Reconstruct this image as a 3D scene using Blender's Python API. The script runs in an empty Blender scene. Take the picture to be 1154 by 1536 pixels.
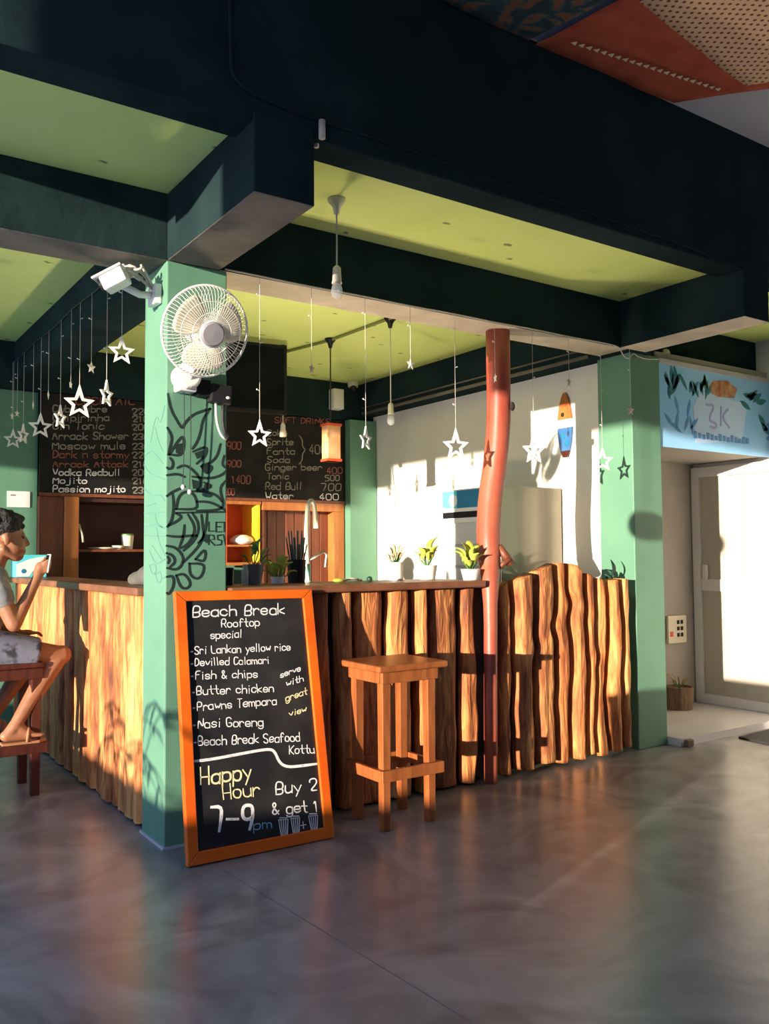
import bpy, math, random
from mathutils import Vector, Matrix, noise
random.seed(7)
S = bpy.context.scene
COL = S.collection
PI = math.pi

# ------------------------------------------------------------------ camera
cam_d = bpy.data.cameras.new('camera')
cam = bpy.data.objects.new('camera', cam_d)
COL.objects.link(cam)
RC = [(0.82461, -0.56565, -0.00719), (0.02182, 0.04449, -0.99877), (0.56528, 0.82344, 0.04903)]
cam.matrix_world = Matrix(((RC[0][0], -RC[1][0], -RC[2][0], -1.3352),
                           (RC[0][1], -RC[1][1], -RC[2][1], -3.6229),
                           (RC[0][2], -RC[1][2], -RC[2][2], 1.25), (0, 0, 0, 1)))
cam_d.sensor_fit = 'VERTICAL'
cam_d.sensor_height = 36.0
cam_d.lens = 36.0 * 1295.6 / 1536
cam_d.clip_start = 0.05
S.camera = cam

# ------------------------------------------------------------------ world, sun, exposure
SKY_UP = (0.16, 0.38, 0.95)
SKY_HOR = (0.36, 0.58, 0.95)
SKY_LOW = (1.25, 1.20, 1.15)
GLOW = (1.0, 0.72, 0.42)      # sunset glow of sky and sea around the sun
GLOW_STRENGTH = 1.2
SKY_STRENGTH = 1.45
SUN_DIR = Vector((1.0, 0.355, -0.078))
SUN_STRENGTH = 8.2
SUN_COLOR = (1.0, 0.85, 0.68)
EXPOSURE = 0.42

w = bpy.data.worlds.new('sky'); S.world = w
w.use_nodes = True
nt = w.node_tree; nt.nodes.clear()
tc = nt.nodes.new('ShaderNodeTexCoord'); sep = nt.nodes.new('ShaderNodeSeparateXYZ')
nt.links.new(tc.outputs['Generated'], sep.inputs[0])
mr = nt.nodes.new('ShaderNodeMapRange'); mr.inputs[1].default_value = -1; mr.inputs[2].default_value = 1
nt.links.new(sep.outputs[2], mr.inputs[0])
cr = nt.nodes.new('ShaderNodeValToRGB')
cr.color_ramp.elements[0].position = 0.40; cr.color_ramp.elements[0].color = (*SKY_LOW, 1)
cr.color_ramp.elements[1].position = 0.80; cr.color_ramp.elements[1].color = (*SKY_UP, 1)
e = cr.color_ramp.elements.new(0.52); e.color = (*SKY_HOR, 1)
nt.links.new(mr.outputs[0], cr.inputs[0])
bg = nt.nodes.new('ShaderNodeBackground'); bg.inputs[1].default_value = SKY_STRENGTH
nt.links.new(cr.outputs[0], bg.inputs[0])
dp = nt.nodes.new('ShaderNodeVectorMath'); dp.operation = 'DOT_PRODUCT'
nt.links.new(tc.outputs['Generated'], dp.inputs[0]); dp.inputs[1].default_value = tuple(-SUN_DIR.normalized())
cl_ = nt.nodes.new('ShaderNodeClamp'); nt.links.new(dp.outputs['Value'], cl_.inputs[0])
pw_ = nt.nodes.new('ShaderNodeMath'); pw_.operation = 'POWER'; pw_.inputs[1].default_value = 12.0; nt.links.new(cl_.outputs[0], pw_.inputs[0])
ml_ = nt.nodes.new('ShaderNodeMath'); ml_.operation = 'MULTIPLY'; ml_.inputs[1].default_value = GLOW_STRENGTH; nt.links.new(pw_.outputs[0], ml_.inputs[0])
bg2 = nt.nodes.new('ShaderNodeBackground'); bg2.inputs[0].default_value = (*GLOW, 1); nt.links.new(ml_.outputs[0], bg2.inputs[1])
ad_ = nt.nodes.new('ShaderNodeAddShader'); nt.links.new(bg.outputs[0], ad_.inputs[0]); nt.links.new(bg2.outputs[0], ad_.inputs[1])
wo = nt.nodes.new('ShaderNodeOutputWorld'); nt.links.new(ad_.outputs[0], wo.inputs[0])

sd = bpy.data.lights.new('sun', 'SUN'); sd.energy = SUN_STRENGTH; sd.color = SUN_COLOR; sd.angle = math.radians(0.45)
sun = bpy.data.objects.new('sun', sd); COL.objects.link(sun)
sun.rotation_mode = 'QUATERNION'
sun.rotation_quaternion = SUN_DIR.normalized().to_track_quat('-Z', 'Y')
sun.location = (-8, -3, 3)

S.view_settings.view_transform = 'Standard'
S.view_settings.look = 'None'
S.view_settings.gamma = 1
S.view_settings.exposure = EXPOSURE
S.view_settings.use_curve_mapping = False

# ------------------------------------------------------------------ materials
def mat(name, color, rough=0.6, metal=0.0, color2=None, scale=6.0, bump=0.0, bscale=30.0, stretch=(1, 1, 1),
        lo=0.35, hi=0.65, spec=0.5, coat=0.0, emit=None, estr=0.0, detail=5, coords='Object', transmission=0.0, alpha=1.0, color3=None, distort=0.0):
    m = bpy.data.materials.new(name); m.use_nodes = True
    n = m.node_tree.nodes; L = m.node_tree.links
    b = n['Principled BSDF']
    b.inputs['Base Color'].default_value = (*color, 1)
    b.inputs['Roughness'].default_value = rough
    b.inputs['Metallic'].default_value = metal
    b.inputs['Specular IOR Level'].default_value = spec
    b.inputs['Coat Weight'].default_value = coat
    b.inputs['Transmission Weight'].default_value = transmission
    b.inputs['Alpha'].default_value = alpha
    if emit:
        b.inputs['Emission Color'].default_value = (*emit, 1); b.inputs['Emission Strength'].default_value = estr
    if color2 or bump:
        geo = n.new('ShaderNodeNewGeometry') if coords == 'World' else n.new('ShaderNodeTexCoord')
        src = geo.outputs['Position'] if coords == 'World' else geo.outputs['Object']
        mp = n.new('ShaderNodeMapping'); mp.inputs['Scale'].default_value = stretch
        L.new(src, mp.inputs[0])
        if color2:
            t = n.new('ShaderNodeTexNoise'); t.inputs['Scale'].default_value = scale; t.inputs['Detail'].default_value = detail
            t.inputs['Distortion'].default_value = distort
            L.new(mp.outputs[0], t.inputs['Vector'])
            r = n.new('ShaderNodeValToRGB')
            r.color_ramp.elements[0].position = lo; r.color_ramp.elements[0].color = (*color, 1)
            r.color_ramp.elements[1].position = hi; r.color_ramp.elements[1].color = (*color2, 1)
            if color3:
                q = r.color_ramp.elements.new((lo + hi) / 2); q.color = (*color3, 1)
            L.new(t.outputs['Fac'], r.inputs[0]); L.new(r.outputs[0], b.inputs['Base Color'])
        if bump:
            t2 = n.new('ShaderNodeTexNoise'); t2.inputs['Scale'].default_value = bscale; t2.inputs['Detail'].default_value = 8
            L.new(mp.outputs[0], t2.inputs['Vector'])
            bp = n.new('ShaderNodeBump'); bp.inputs['Strength'].default_value = bump; bp.inputs['Distance'].default_value = 0.02
            L.new(t2.outputs['Fac'], bp.inputs['Height']); L.new(bp.outputs[0], b.inputs['Normal'])
    return m

M = {}
M['floor'] = mat('polished_concrete', (0.145, 0.140, 0.136), 0.27, color2=(0.30, 0.285, 0.27), scale=2.0, bump=0.09, bscale=8, lo=0.34, hi=0.68, detail=12, distort=1.8, coords='World', spec=0.6)
M['lime'] = mat('lime_paint', (0.75, 0.89, 0.25), 0.8, color2=(0.80, 0.92, 0.30), scale=2.2, bump=0.12, bscale=14, coords='World')
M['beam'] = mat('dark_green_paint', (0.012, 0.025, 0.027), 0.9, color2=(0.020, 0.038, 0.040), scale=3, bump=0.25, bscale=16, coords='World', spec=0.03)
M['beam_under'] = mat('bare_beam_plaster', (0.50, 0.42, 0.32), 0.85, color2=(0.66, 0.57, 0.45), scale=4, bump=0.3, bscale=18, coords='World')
M['beam_under_dark'] = mat('dark_beam_plaster', (0.13, 0.11, 0.09), 0.85, color2=(0.20, 0.17, 0.135), scale=4, bump=0.5, bscale=18, coords='World')  # darker plaster tone
M['column'] = mat('mint_green_paint', (0.110, 0.262, 0.170), 0.55, color2=(0.130, 0.29, 0.19), scale=3, bump=0.1, bscale=14, coords='World')
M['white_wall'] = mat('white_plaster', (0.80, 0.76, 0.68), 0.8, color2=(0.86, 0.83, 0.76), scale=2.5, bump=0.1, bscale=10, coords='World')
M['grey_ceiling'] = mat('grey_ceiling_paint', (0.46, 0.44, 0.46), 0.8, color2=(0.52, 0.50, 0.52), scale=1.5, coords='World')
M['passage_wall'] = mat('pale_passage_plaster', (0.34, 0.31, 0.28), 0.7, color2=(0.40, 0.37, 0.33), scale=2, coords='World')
M['board'] = mat('chalkboard_black', (0.016, 0.016, 0.017), 0.42, color2=(0.045, 0.042, 0.04), scale=5, lo=0.4, hi=0.8, bump=0.05, bscale=40, spec=0.5)
M['menu'] = mat('menu_board_black', (0.014, 0.013, 0.013), 0.7, spec=0.15, color2=(0.035, 0.03, 0.026), scale=4, lo=0.4, hi=0.8)
M['orange'] = mat('orange_gloss_paint', (0.68, 0.10, 0.008), 0.35, color2=(0.76, 0.17, 0.012), scale=4)
M['chalk_w'] = mat('white_chalk', (0.80, 0.78, 0.76), 0.9, color2=(0.42, 0.40, 0.40), scale=70, lo=0.5, hi=0.8)
M['chalk_y'] = mat('yellow_chalk', (0.80, 0.74, 0.42), 0.9, color2=(0.5, 0.44, 0.25), scale=70, lo=0.5, hi=0.8)
M['chalk_b'] = mat('blue_chalk', (0.28, 0.50, 0.66), 0.9, color2=(0.16, 0.30, 0.42), scale=70, lo=0.5, hi=0.8)
M['chalk_g'] = mat('dim_beige_chalk', (0.30, 0.27, 0.22), 0.9, color2=(0.18, 0.16, 0.13), scale=50, lo=0.5, hi=0.8)  # dimmed for menu text above the painted sun patch
M['chalk_r'] = mat('red_chalk', (0.32, 0.11, 0.075), 0.9, color2=(0.18, 0.07, 0.05), scale=50, lo=0.5, hi=0.8)
M['ink'] = mat('black_mural_paint', (0.012, 0.028, 0.022), 0.6)
M['ink_thin'] = mat('faded_mural_paint', (0.10, 0.25, 0.19), 0.7)
M['stool'] = mat('varnished_orange_wood', (0.26, 0.075, 0.020), 0.38, color2=(0.38, 0.12, 0.034), scale=9, stretch=(3, 3, 0.6), bump=0.08, bscale=30)
M['stool_dark'] = mat('dark_red_wood', (0.05, 0.011, 0.008), 0.42, color2=(0.09, 0.02, 0.012), scale=9, stretch=(3, 3, 0.6), bump=0.08)
M['top'] = mat('counter_top_wood', (0.16, 0.06, 0.03), 0.42, color2=(0.27, 0.11, 0.055), scale=6, stretch=(1, 1, 1), bump=0.1)
M['void'] = mat('dark_backing_wood', (0.022, 0.012, 0.008), 0.9, color2=(0.035, 0.018, 0.012), scale=5)
M['red_pole'] = mat('red_painted_trunk', (0.36, 0.07, 0.043), 0.42, color2=(0.46, 0.13, 0.07), scale=5, stretch=(1, 1, 0.4), bump=0.2, bscale=12)
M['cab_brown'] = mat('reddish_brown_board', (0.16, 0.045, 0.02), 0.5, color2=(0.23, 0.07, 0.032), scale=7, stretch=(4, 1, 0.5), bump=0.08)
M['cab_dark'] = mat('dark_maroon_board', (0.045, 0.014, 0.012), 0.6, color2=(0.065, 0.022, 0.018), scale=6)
M['cab_orange'] = mat('orange_cabinet_wood', (0.42, 0.13, 0.033), 0.42, color2=(0.52, 0.19, 0.05), scale=7, stretch=(4, 1, 0.5), bump=0.06)
M['cab_red'] = mat('red_orange_panel', (0.66, 0.07, 0.02), 0.5, color2=(0.72, 0.10, 0.03), scale=5)
M['cab_yellow'] = mat('yellow_panel', (0.86, 0.56, 0.02), 0.45, color2=(0.90, 0.64, 0.04), scale=5)
M['white_plastic'] = mat('white_plastic', (0.78, 0.76, 0.72), 0.4, color2=(0.83, 0.81, 0.78), scale=3)
M['cream_plastic'] = mat('cream_plastic', (0.72, 0.66, 0.52), 0.45, color2=(0.77, 0.71, 0.57), scale=3)
M['grey_plastic'] = mat('grey_plastic', (0.30, 0.28, 0.30), 0.45, color2=(0.35, 0.33, 0.35), scale=3)
M['black_plastic'] = mat('black_plastic', (0.008, 0.009, 0.011), 0.5, spec=0.2, color2=(0.02, 0.02, 0.022), scale=3)
M['screen'] = mat('dark_screen', (0.003, 0.004, 0.005), 0.6, spec=0.05, color2=(0.009, 0.012, 0.014), scale=2)
M['wire_white'] = mat('white_coated_wire', (0.78, 0.75, 0.68), 0.4, color2=(0.82, 0.79, 0.72), scale=3)
M['blade'] = mat('cream_translucent_blade', (0.80, 0.74, 0.58), 0.35, color2=(0.84, 0.78, 0.62), scale=2, transmission=0.25)
M['star'] = mat('pearly_white_star', (0.82, 0.80, 0.78), 0.4, color2=(0.87, 0.85, 0.83), scale=4)
M['star_pink'] = mat('faded_pink_star', (0.62, 0.46, 0.42), 0.5, color2=(0.68, 0.52, 0.48), scale=4)
M['star_gold'] = mat('pale_gold_star', (0.74, 0.64, 0.40), 0.45, color2=(0.80, 0.70, 0.46), scale=4)
M['cord_pale'] = mat('clear_light_cord', (0.55, 0.52, 0.46), 0.5, color2=(0.60, 0.57, 0.50), scale=20)
M['cord_dark'] = mat('black_cord', (0.015, 0.016, 0.018), 0.6, color2=(0.022, 0.022, 0.024), scale=20)
M['steel'] = mat('brushed_steel', (0.48, 0.46, 0.42), 0.28, metal=0.85, color2=(0.55, 0.53, 0.49), scale=5, stretch=(8, 8, 0.4))
M['fridge_side'] = mat('grey_fridge_side', (0.22, 0.20, 0.16), 0.30, metal=0.55, color2=(0.30, 0.27, 0.21), scale=2.2, stretch=(3, 3, 0.12))
M['glass'] = mat('door_glass', (0.8, 0.82, 0.82), 0.08, alpha=0.28, color2=(0.82, 0.84, 0.84), scale=3)
M['frosted'] = mat('frosted_door_panel', (0.52, 0.48, 0.40), 0.35, color2=(0.57, 0.53, 0.45), scale=2, stretch=(6, 6, 0.3))
M['header_blue'] = mat('blue_header_print', (0.02, 0.17, 0.34), 0.35, color2=(0.03, 0.22, 0.42), scale=4)
M['header_cyan'] = mat('cyan_print', (0.10, 0.62, 0.72), 0.35, color2=(0.14, 0.68, 0.78), scale=4)
M['leaf'] = mat('leaf_green', (0.06, 0.17, 0.035), 0.45, color2=(0.12, 0.28, 0.05), scale=14)
M['leaf_yellow'] = mat('yellow_green_leaf', (0.34, 0.44, 0.05), 0.45, color2=(0.56, 0.56, 0.10), scale=16)
M['leaf_dark'] = mat('dark_green_leaf', (0.012, 0.05, 0.03), 0.45, color2=(0.02, 0.075, 0.042), scale=14)
M['leaf_dry'] = mat('dry_brown_leaf', (0.32, 0.22, 0.10), 0.7, color2=(0.45, 0.33, 0.17), scale=14)
M['pot_grey'] = mat('grey_ceramic', (0.10, 0.10, 0.12), 0.4, color2=(0.15, 0.15, 0.17), scale=5)
M['pot_white'] = mat('white_ceramic', (0.76, 0.74, 0.70), 0.35, color2=(0.80, 0.78, 0.74), scale=5)
M['basket'] = mat('brown_woven_pot', (0.15, 0.09, 0.055), 0.8, color2=(0.25, 0.15, 0.09), scale=30, stretch=(3, 3, 0.3), bump=0.4)
M['banner'] = mat('light_blue_banner_vinyl', (0.28, 0.62, 1.0), 0.42, color2=(0.38, 0.70, 1.0), scale=1.6)
M['banner_pale'] = mat('pale_lavender_print', (0.52, 0.74, 1.0), 0.42, color2=(0.58, 0.78, 1.0), scale=2)
M['banner_teal'] = mat('teal_leaf_print', (0.02, 0.17, 0.20), 0.42, color2=(0.04, 0.24, 0.26), scale=8)
M['banner_green'] = mat('green_leaf_print', (0.06, 0.28, 0.07), 0.42, color2=(0.1, 0.36, 0.1), scale=8)
M['banner_food'] = mat('orange_food_print', (0.42, 0.10, 0.03), 0.42, color2=(0.62, 0.40, 0.22), scale=14)
M['banner_mid'] = mat('mid_blue_print', (0.10, 0.30, 0.62), 0.42, color2=(0.14, 0.36, 0.68), scale=8)
M['sea'] = mat('painted_blue', (0.05, 0.15, 0.36), 0.4, color2=(0.08, 0.20, 0.42), scale=8)
M['lavender'] = mat('lavender_script_print', (0.36, 0.38, 0.74), 0.42, color2=(0.40, 0.42, 0.78), scale=8)
M['door_frame'] = mat('white_door_frame', (0.80, 0.77, 0.76), 0.4, color2=(0.84, 0.81, 0.80), scale=3)
M['tile'] = mat('pale_step_tile', (0.62, 0.60, 0.60), 0.25, color2=(0.68, 0.66, 0.66), scale=2, coords='World')
M['mat_dark'] = mat('dark_rubber_mat', (0.022, 0.02, 0.022), 0.85, color2=(0.035, 0.03, 0.03), scale=40, bump=0.3, bscale=120)
M['skin'] = mat('brown_skin', (0.30, 0.125, 0.062), 0.48, color2=(0.37, 0.165, 0.082), scale=8)
M['hair'] = mat('black_hair', (0.007, 0.007, 0.008), 0.55, color2=(0.018, 0.016, 0.016), scale=60, bump=0.9, bscale=70)
M['shirt'] = mat('grey_printed_cotton', (0.20, 0.21, 0.22), 0.85, color2=(0.32, 0.32, 0.31), scale=14, lo=0.45, hi=0.6, bump=0.1)
M['shorts'] = mat('blue_grey_printed_shorts', (0.04, 0.045, 0.06), 0.85, color2=(0.19, 0.22, 0.29), scale=16, lo=0.40, hi=0.52, bump=0.1)
M['sandal'] = mat('tan_sandal', (0.32, 0.14, 0.06), 0.6, color2=(0.38, 0.18, 0.08), scale=10)
M['eye'] = mat('eye_white', (0.05, 0.035, 0.03), 0.3, color2=(0.07, 0.05, 0.045), scale=3)
M['paper'] = mat('white_paper', (0.80, 0.80, 0.78), 0.8, color2=(0.84, 0.84, 0.82), scale=3)
M['cloth_grey'] = mat('grey_cotton_cloth', (0.09, 0.085, 0.072), 0.9, color2=(0.13, 0.12, 0.10), scale=12, bump=0.2)
M['bamboo'] = mat('weathered_bamboo', (0.36, 0.25, 0.12), 0.7, color2=(0.46, 0.33, 0.17), scale=6)
M['terrace'] = mat('bounce_terrace_tile', (0.66, 0.64, 0.60), 0.6, color2=(0.74, 0.72, 0.68), scale=2, coords='World')
M['sun_cut_wall'] = mat('sun_cut_plaster', (0.5, 0.47, 0.42), 0.8, color2=(0.56, 0.53, 0.48), scale=2, coords='World')

def bark_material(name, cols, pole=False):
    m = bpy.data.materials.new(name); m.use_nodes = True
    n = m.node_tree.nodes; L = m.node_tree.links; b = n['Principled BSDF']
    b.inputs['Roughness'].default_value = 0.72
    g = n.new('ShaderNodeNewGeometry')
    oi = n.new('ShaderNodeObjectInfo')
    mp = n.new('ShaderNodeMapping'); mp.inputs['Scale'].default_value = (1, 1, 0.16)
    L.new(g.outputs['Position'], mp.inputs[0])
    t = n.new('ShaderNodeTexNoise'); t.inputs['Scale'].default_value = 26; t.inputs['Detail'].default_value = 7; t.inputs['Distortion'].default_value = 1.2
    L.new(mp.outputs[0], t.inputs['Vector'])
    mp2 = n.new('ShaderNodeMapping'); mp2.inputs['Scale'].default_value = (1, 1, 0.35)
    L.new(g.outputs['Position'], mp2.inputs[0])
    t2 = n.new('ShaderNodeTexNoise'); t2.inputs['Scale'].default_value = 7; t2.inputs['Detail'].default_value = 4
    L.new(mp2.outputs[0], t2.inputs['Vector'])
    ma = n.new('ShaderNodeMath'); ma.operation = 'MULTIPLY_ADD'; ma.inputs[1].default_value = 0.55
    L.new(t2.outputs['Fac'], ma.inputs[0])
    mb = n.new('ShaderNodeMath'); mb.operation = 'MULTIPLY'; mb.inputs[1].default_value = 0.55
    L.new(t.outputs['Fac'], mb.inputs[0]); L.new(mb.outputs[0], ma.inputs[2])
    mc = n.new('ShaderNodeMath'); mc.operation = 'MULTIPLY_ADD'; mc.inputs[1].default_value = 0.16
    L.new(oi.outputs['Random'], mc.inputs[0]); L.new(ma.outputs[0], mc.inputs[2])
    r = n.new('ShaderNodeValToRGB')
    r.color_ramp.elements[0].position = 0.38; r.color_ramp.elements[0].color = (*cols[0], 1)
    r.color_ramp.elements[1].position = 0.84; r.color_ramp.elements[1].color = (*cols[3], 1)
    for p, c in ((0.54, cols[1]), (0.67, cols[2])):
        q = r.color_ramp.elements.new(p); q.color = (*c, 1)
    L.new(mc.outputs[0], r.inputs[0]); L.new(r.outputs[0], b.inputs['Base Color'])
    bp = n.new('ShaderNodeBump'); bp.inputs['Strength'].default_value = 0.75; bp.inputs['Distance'].default_value = 0.02
    L.new(t.outputs['Fac'], bp.inputs['Height']); L.new(bp.outputs[0], b.inputs['Normal'])
    return m
M['bark'] = bark_material('sawn_bark_slab', [(0.075, 0.017, 0.006), (0.38, 0.115, 0.032), (0.64, 0.25, 0.07), (0.80, 0.47, 0.16)])
M['bark_pale'] = bark_material('pale_bark_slab', [(0.08, 0.018, 0.006), (0.33, 0.105, 0.03), (0.56, 0.26, 0.08), (0.72, 0.44, 0.16)])

def chipped(m):
    n = m.node_tree.nodes; L = m.node_tree.links; b = n['Principled BSDF']
    src = b.inputs['Base Color'].links[0].from_socket
    g = n.new('ShaderNodeNewGeometry'); mp = n.new('ShaderNodeMapping'); mp.inputs['Scale'].default_value = (1.7, 2.6, 1); L.new(g.outputs['Position'], mp.inputs[0])
    nz = n.new('ShaderNodeTexNoise'); nz.inputs['Scale'].default_value = 22; L.new(g.outputs['Position'], nz.inputs['Vector'])
    ad = n.new('ShaderNodeMixRGB'); ad.blend_type = 'ADD'; ad.inputs[0].default_value = 0.11; L.new(mp.outputs[0], ad.inputs[1]); L.new(nz.outputs['Color'], ad.inputs[2])
    v = n.new('ShaderNodeTexVoronoi'); v.inputs['Scale'].default_value = 1.0; v.voronoi_dimensions = '2D'; L.new(ad.outputs[0], v.inputs['Vector'])
    r = n.new('ShaderNodeValToRGB'); r.color_ramp.elements[0].position = 0.018; r.color_ramp.elements[0].color = (1, 1, 1, 1); r.color_ramp.elements[1].position = 0.045; r.color_ramp.elements[1].color = (0, 0, 0, 1)
    L.new(v.outputs['Distance'], r.inputs[0])
    mx = n.new('ShaderNodeMixRGB'); L.new(r.outputs[0], mx.inputs[0]); L.new(src, mx.inputs[1]); mx.inputs[2].default_value = (0.22, 0.28, 0.12, 1); L.new(mx.outputs[0], b.inputs['Base Color'])
chipped(M['lime'])

def dotted_cloth():
    m = bpy.data.materials.new('dotted_tan_fabric'); m.use_nodes = True
    n = m.node_tree.nodes; L = m.node_tree.links; b = n['Principled BSDF']; b.inputs['Roughness'].default_value = 0.9
    t = n.new('ShaderNodeTexCoord'); mp = n.new('ShaderNodeMapping'); mp.inputs['Scale'].default_value = (30, 30, 30)
    mp.inputs['Rotation'].default_value = (0, 0, 0.5)
    L.new(t.outputs['Object'], mp.inputs[0])
    v = n.new('ShaderNodeTexVoronoi'); v.voronoi_dimensions = '2D'; v.inputs['Randomness'].default_value = 0.12; v.inputs['Scale'].default_value = 1
    L.new(mp.outputs[0], v.inputs['Vector'])
    r = n.new('ShaderNodeValToRGB'); r.color_ramp.elements[0].position = 0.20; r.color_ramp.elements[0].color = (0.24, 0.04, 0.018, 1)
    r.color_ramp.elements[1].position = 0.28; r.color_ramp.elements[1].color = (0.82, 0.52, 0.30, 1)
    L.new(v.outputs['Distance'], r.inputs[0]); L.new(r.outputs[0], b.inputs['Base Color'])
    return m
M['dots'] = dotted_cloth()
M['rust'] = mat('rust_red_fabric', (0.38, 0.055, 0.02), 0.9, color2=(0.48, 0.09, 0.028), scale=8)
M['batik'] = mat('dark_teal_batik', (0.012, 0.035, 0.04), 0.9, color2=(0.20, 0.075, 0.03), scale=5, lo=0.45, hi=0.6, distort=3.0, color3=(0.03, 0.075, 0.08))

# ------------------------------------------------------------------ mesh helpers
class MB:
    def __init__(s): s.v = []; s.f = []; s.mi = []; s.cur = 0
    def face(s, f): s.f.append(tuple(f)); s.mi.append(s.cur)
    def box(s, a, b, R=None, c=None):
        x0, y0, z0 = a; x1, y1, z1 = b
        P = [(x0, y0, z0), (x1, y0, z0), (x1, y1, z0), (x0, y1, z0), (x0, y0, z1), (x1, y0, z1), (x1, y1, z1), (x0, y1, z1)]
        if R is not None: P = [tuple(Vector(c) + R @ (Vector(p) - Vector(c))) for p in P]
        k = len(s.v); s.v += P
        for q in ((0, 3, 2, 1), (4, 5, 6, 7), (0, 1, 5, 4), (1, 2, 6, 5), (2, 3, 7, 6), (3, 0, 4, 7)): s.face([k + i for i in q])
        return s
    def bar(s, p, q, wx, wy, up=(0, 1, 0), q_w=None):
        p = Vector(p); q = Vector(q); d = (q - p).normalized(); u = Vector(up); u = (u - d * u.dot(d)).normalized(); r = d.cross(u)
        k = len(s.v)
        for pt, (a, b) in ((p, (wx, wy)), (q, q_w or (wx, wy))):
            for sx, sy in ((-1, -1), (1, -1), (1, 1), (-1, 1)): s.v.append(tuple(pt + r * (sx * a / 2) + u * (sy * b / 2)))
        for f in ((3, 2, 1, 0), (4, 5, 6, 7), (0, 1, 5, 4), (1, 2, 6, 5), (2, 3, 7, 6), (3, 0, 4, 7)): s.face([k + i for i in f])
        return s
    def tube(s, path, r, n=8, caps=True, closed=False):
        P = [Vector(p) for p in path]; k0 = len(s.v); N = len(P)
        rs = r if isinstance(r, (list, tuple)) else [r] * N
        t0 = (P[1] - P[0]).normalized()
        u = t0.orthogonal().normalized()
        for i in range(N):
            if closed: t = (P[(i + 1) % N] - P[i - 1]).normalized()
            else: t = (P[min(i + 1, N - 1)] - P[max(i - 1, 0)]).normalized()
            u = (u - t * u.dot(t)).normalized(); vv = t.cross(u)
            for j in range(n):
                a = 2 * PI * j / n
                s.v.append(tuple(P[i] + (u * math.cos(a) + vv * math.sin(a)) * rs[i]))
        M_ = N if closed else N - 1
        for i in range(M_):
            i2 = (i + 1) % N
            for j in range(n):
                a = k0 + i * n + j; b = k0 + i * n + (j + 1) % n; c = k0 + i2 * n + (j + 1) % n; d = k0 + i2 * n + j
                s.face((a, b, c, d))
        if caps and not closed:
            s.face([k0 + j for j in range(n)][::-1]); s.face([k0 + (N - 1) * n + j for j in range(n)])
        return s
    def lathe(s, prof, c=(0, 0, 0), ax=(0, 0, 1), n=24, cap0=True, cap1=True):
        ax = Vector(ax).normalized(); u = ax.orthogonal().normalized(); vv = ax.cross(u); c = Vector(c); k = len(s.v)
        for r, h in prof:
            for j in range(n):
                a = 2 * PI * j / n
                s.v.append(tuple(c + ax * h + (u * math.cos(a) + vv * math.sin(a)) * r))
        for i in range(len(prof) - 1):
            for j in range(n):
                s.face((k + i * n + j, k + i * n + (j + 1) % n, k + (i + 1) * n + (j + 1) % n, k + (i + 1) * n + j))
        if cap0: s.face([k + j for j in range(n)][::-1])
        if cap1: s.face([k + (len(prof) - 1) * n + j for j in range(n)])
        return s
    def ball(s, c, r, sc=(1, 1, 1), n=14, R=None):
        c = Vector(c); k = len(s.v); m = n // 2
        s.v.append(tuple(c + (R @ Vector((0, 0, -r * sc[2])) if R else Vector((0, 0, -r * sc[2])))))
        for i in range(1, m):
            ph = -PI / 2 + PI * i / m
            for j in range(n):
                a = 2 * PI * j / n
                p = Vector((math.cos(ph) * math.cos(a) * r * sc[0], math.cos(ph) * math.sin(a) * r * sc[1], math.sin(ph) * r * sc[2]))
                s.v.append(tuple(c + (R @ p if R else p)))
        s.v.append(tuple(c + (R @ Vector((0, 0, r * sc[2])) if R else Vector((0, 0, r * sc[2])))))
        T = len(s.v) - 1
        for j in range(n):
            s.face((k, k + 1 + (j + 1) % n, k + 1 + j))
            s.face((T, k + 1 + (m - 2) * n + j, k + 1 + (m - 2) * n + (j + 1) % n))
        for i in range(m - 2):
            for j in range(n):
                s.face((k + 1 + i * n + j, k + 1 + i * n + (j + 1) % n, k + 1 + (i + 1) * n + (j + 1) % n, k + 1 + (i + 1) * n + j))
        return s
    def cap(s, p, q, r0, r1, n=12):          # a capsule with rounded ends
        s.tube([p, q], [r0, r1], n); s.ball(p, r0, n=n); s.ball(q, r1, n=n); return s
    def prism(s, poly, off):                 # closed 3-D polygon pushed along a vector
        k = len(s.v); N = len(poly); off = Vector(off)
        s.v += [tuple(Vector(p)) for p in poly] + [tuple(Vector(p) + off) for p in poly]
        s.face([k + i for i in range(N)][::-1]); s.face([k + N + i for i in range(N)])
        for i in range(N): s.face((k + i, k + (i + 1) % N, k + N + (i + 1) % N, k + N + i))
        return s
    def ribbon(s, pts, wid, nrm, th=0.0012):  # flat painted stroke of rounded outline lying on a plane
        nrm = Vector(nrm).normalized(); P = [Vector(p) for p in pts]
        k = len(s.v); N = len(P)
        for i in range(N):
            t = (P[min(i + 1, N - 1)] - P[max(i - 1, 0)])
            if t.length < 1e-7: t = Vector((1, 0, 0))
            t.normalize(); sd_ = nrm.cross(t).normalized()
            ex = t * (wid * 0.4) if i == N - 1 else (t * (-wid * 0.4) if i == 0 else Vector((0, 0, 0)))
            ww = wid * (0.72 if i in (0, N - 1) else 1.0)
            for sg, hh in ((-1, 0), (1, 0), (1, th), (-1, th)): s.v.append(tuple(P[i] + ex + sd_ * (sg * ww / 2) + nrm * hh))
        for i in range(N - 1):
            a = k + i * 4; b = a + 4
            for j in range(4): s.face((a + j, a + (j + 1) % 4, b + (j + 1) % 4, b + j))
        s.face((k + 3, k + 2, k + 1, k)); e_ = k + (N - 1) * 4; s.face((e_, e_ + 1, e_ + 2, e_ + 3))
        return s
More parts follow.
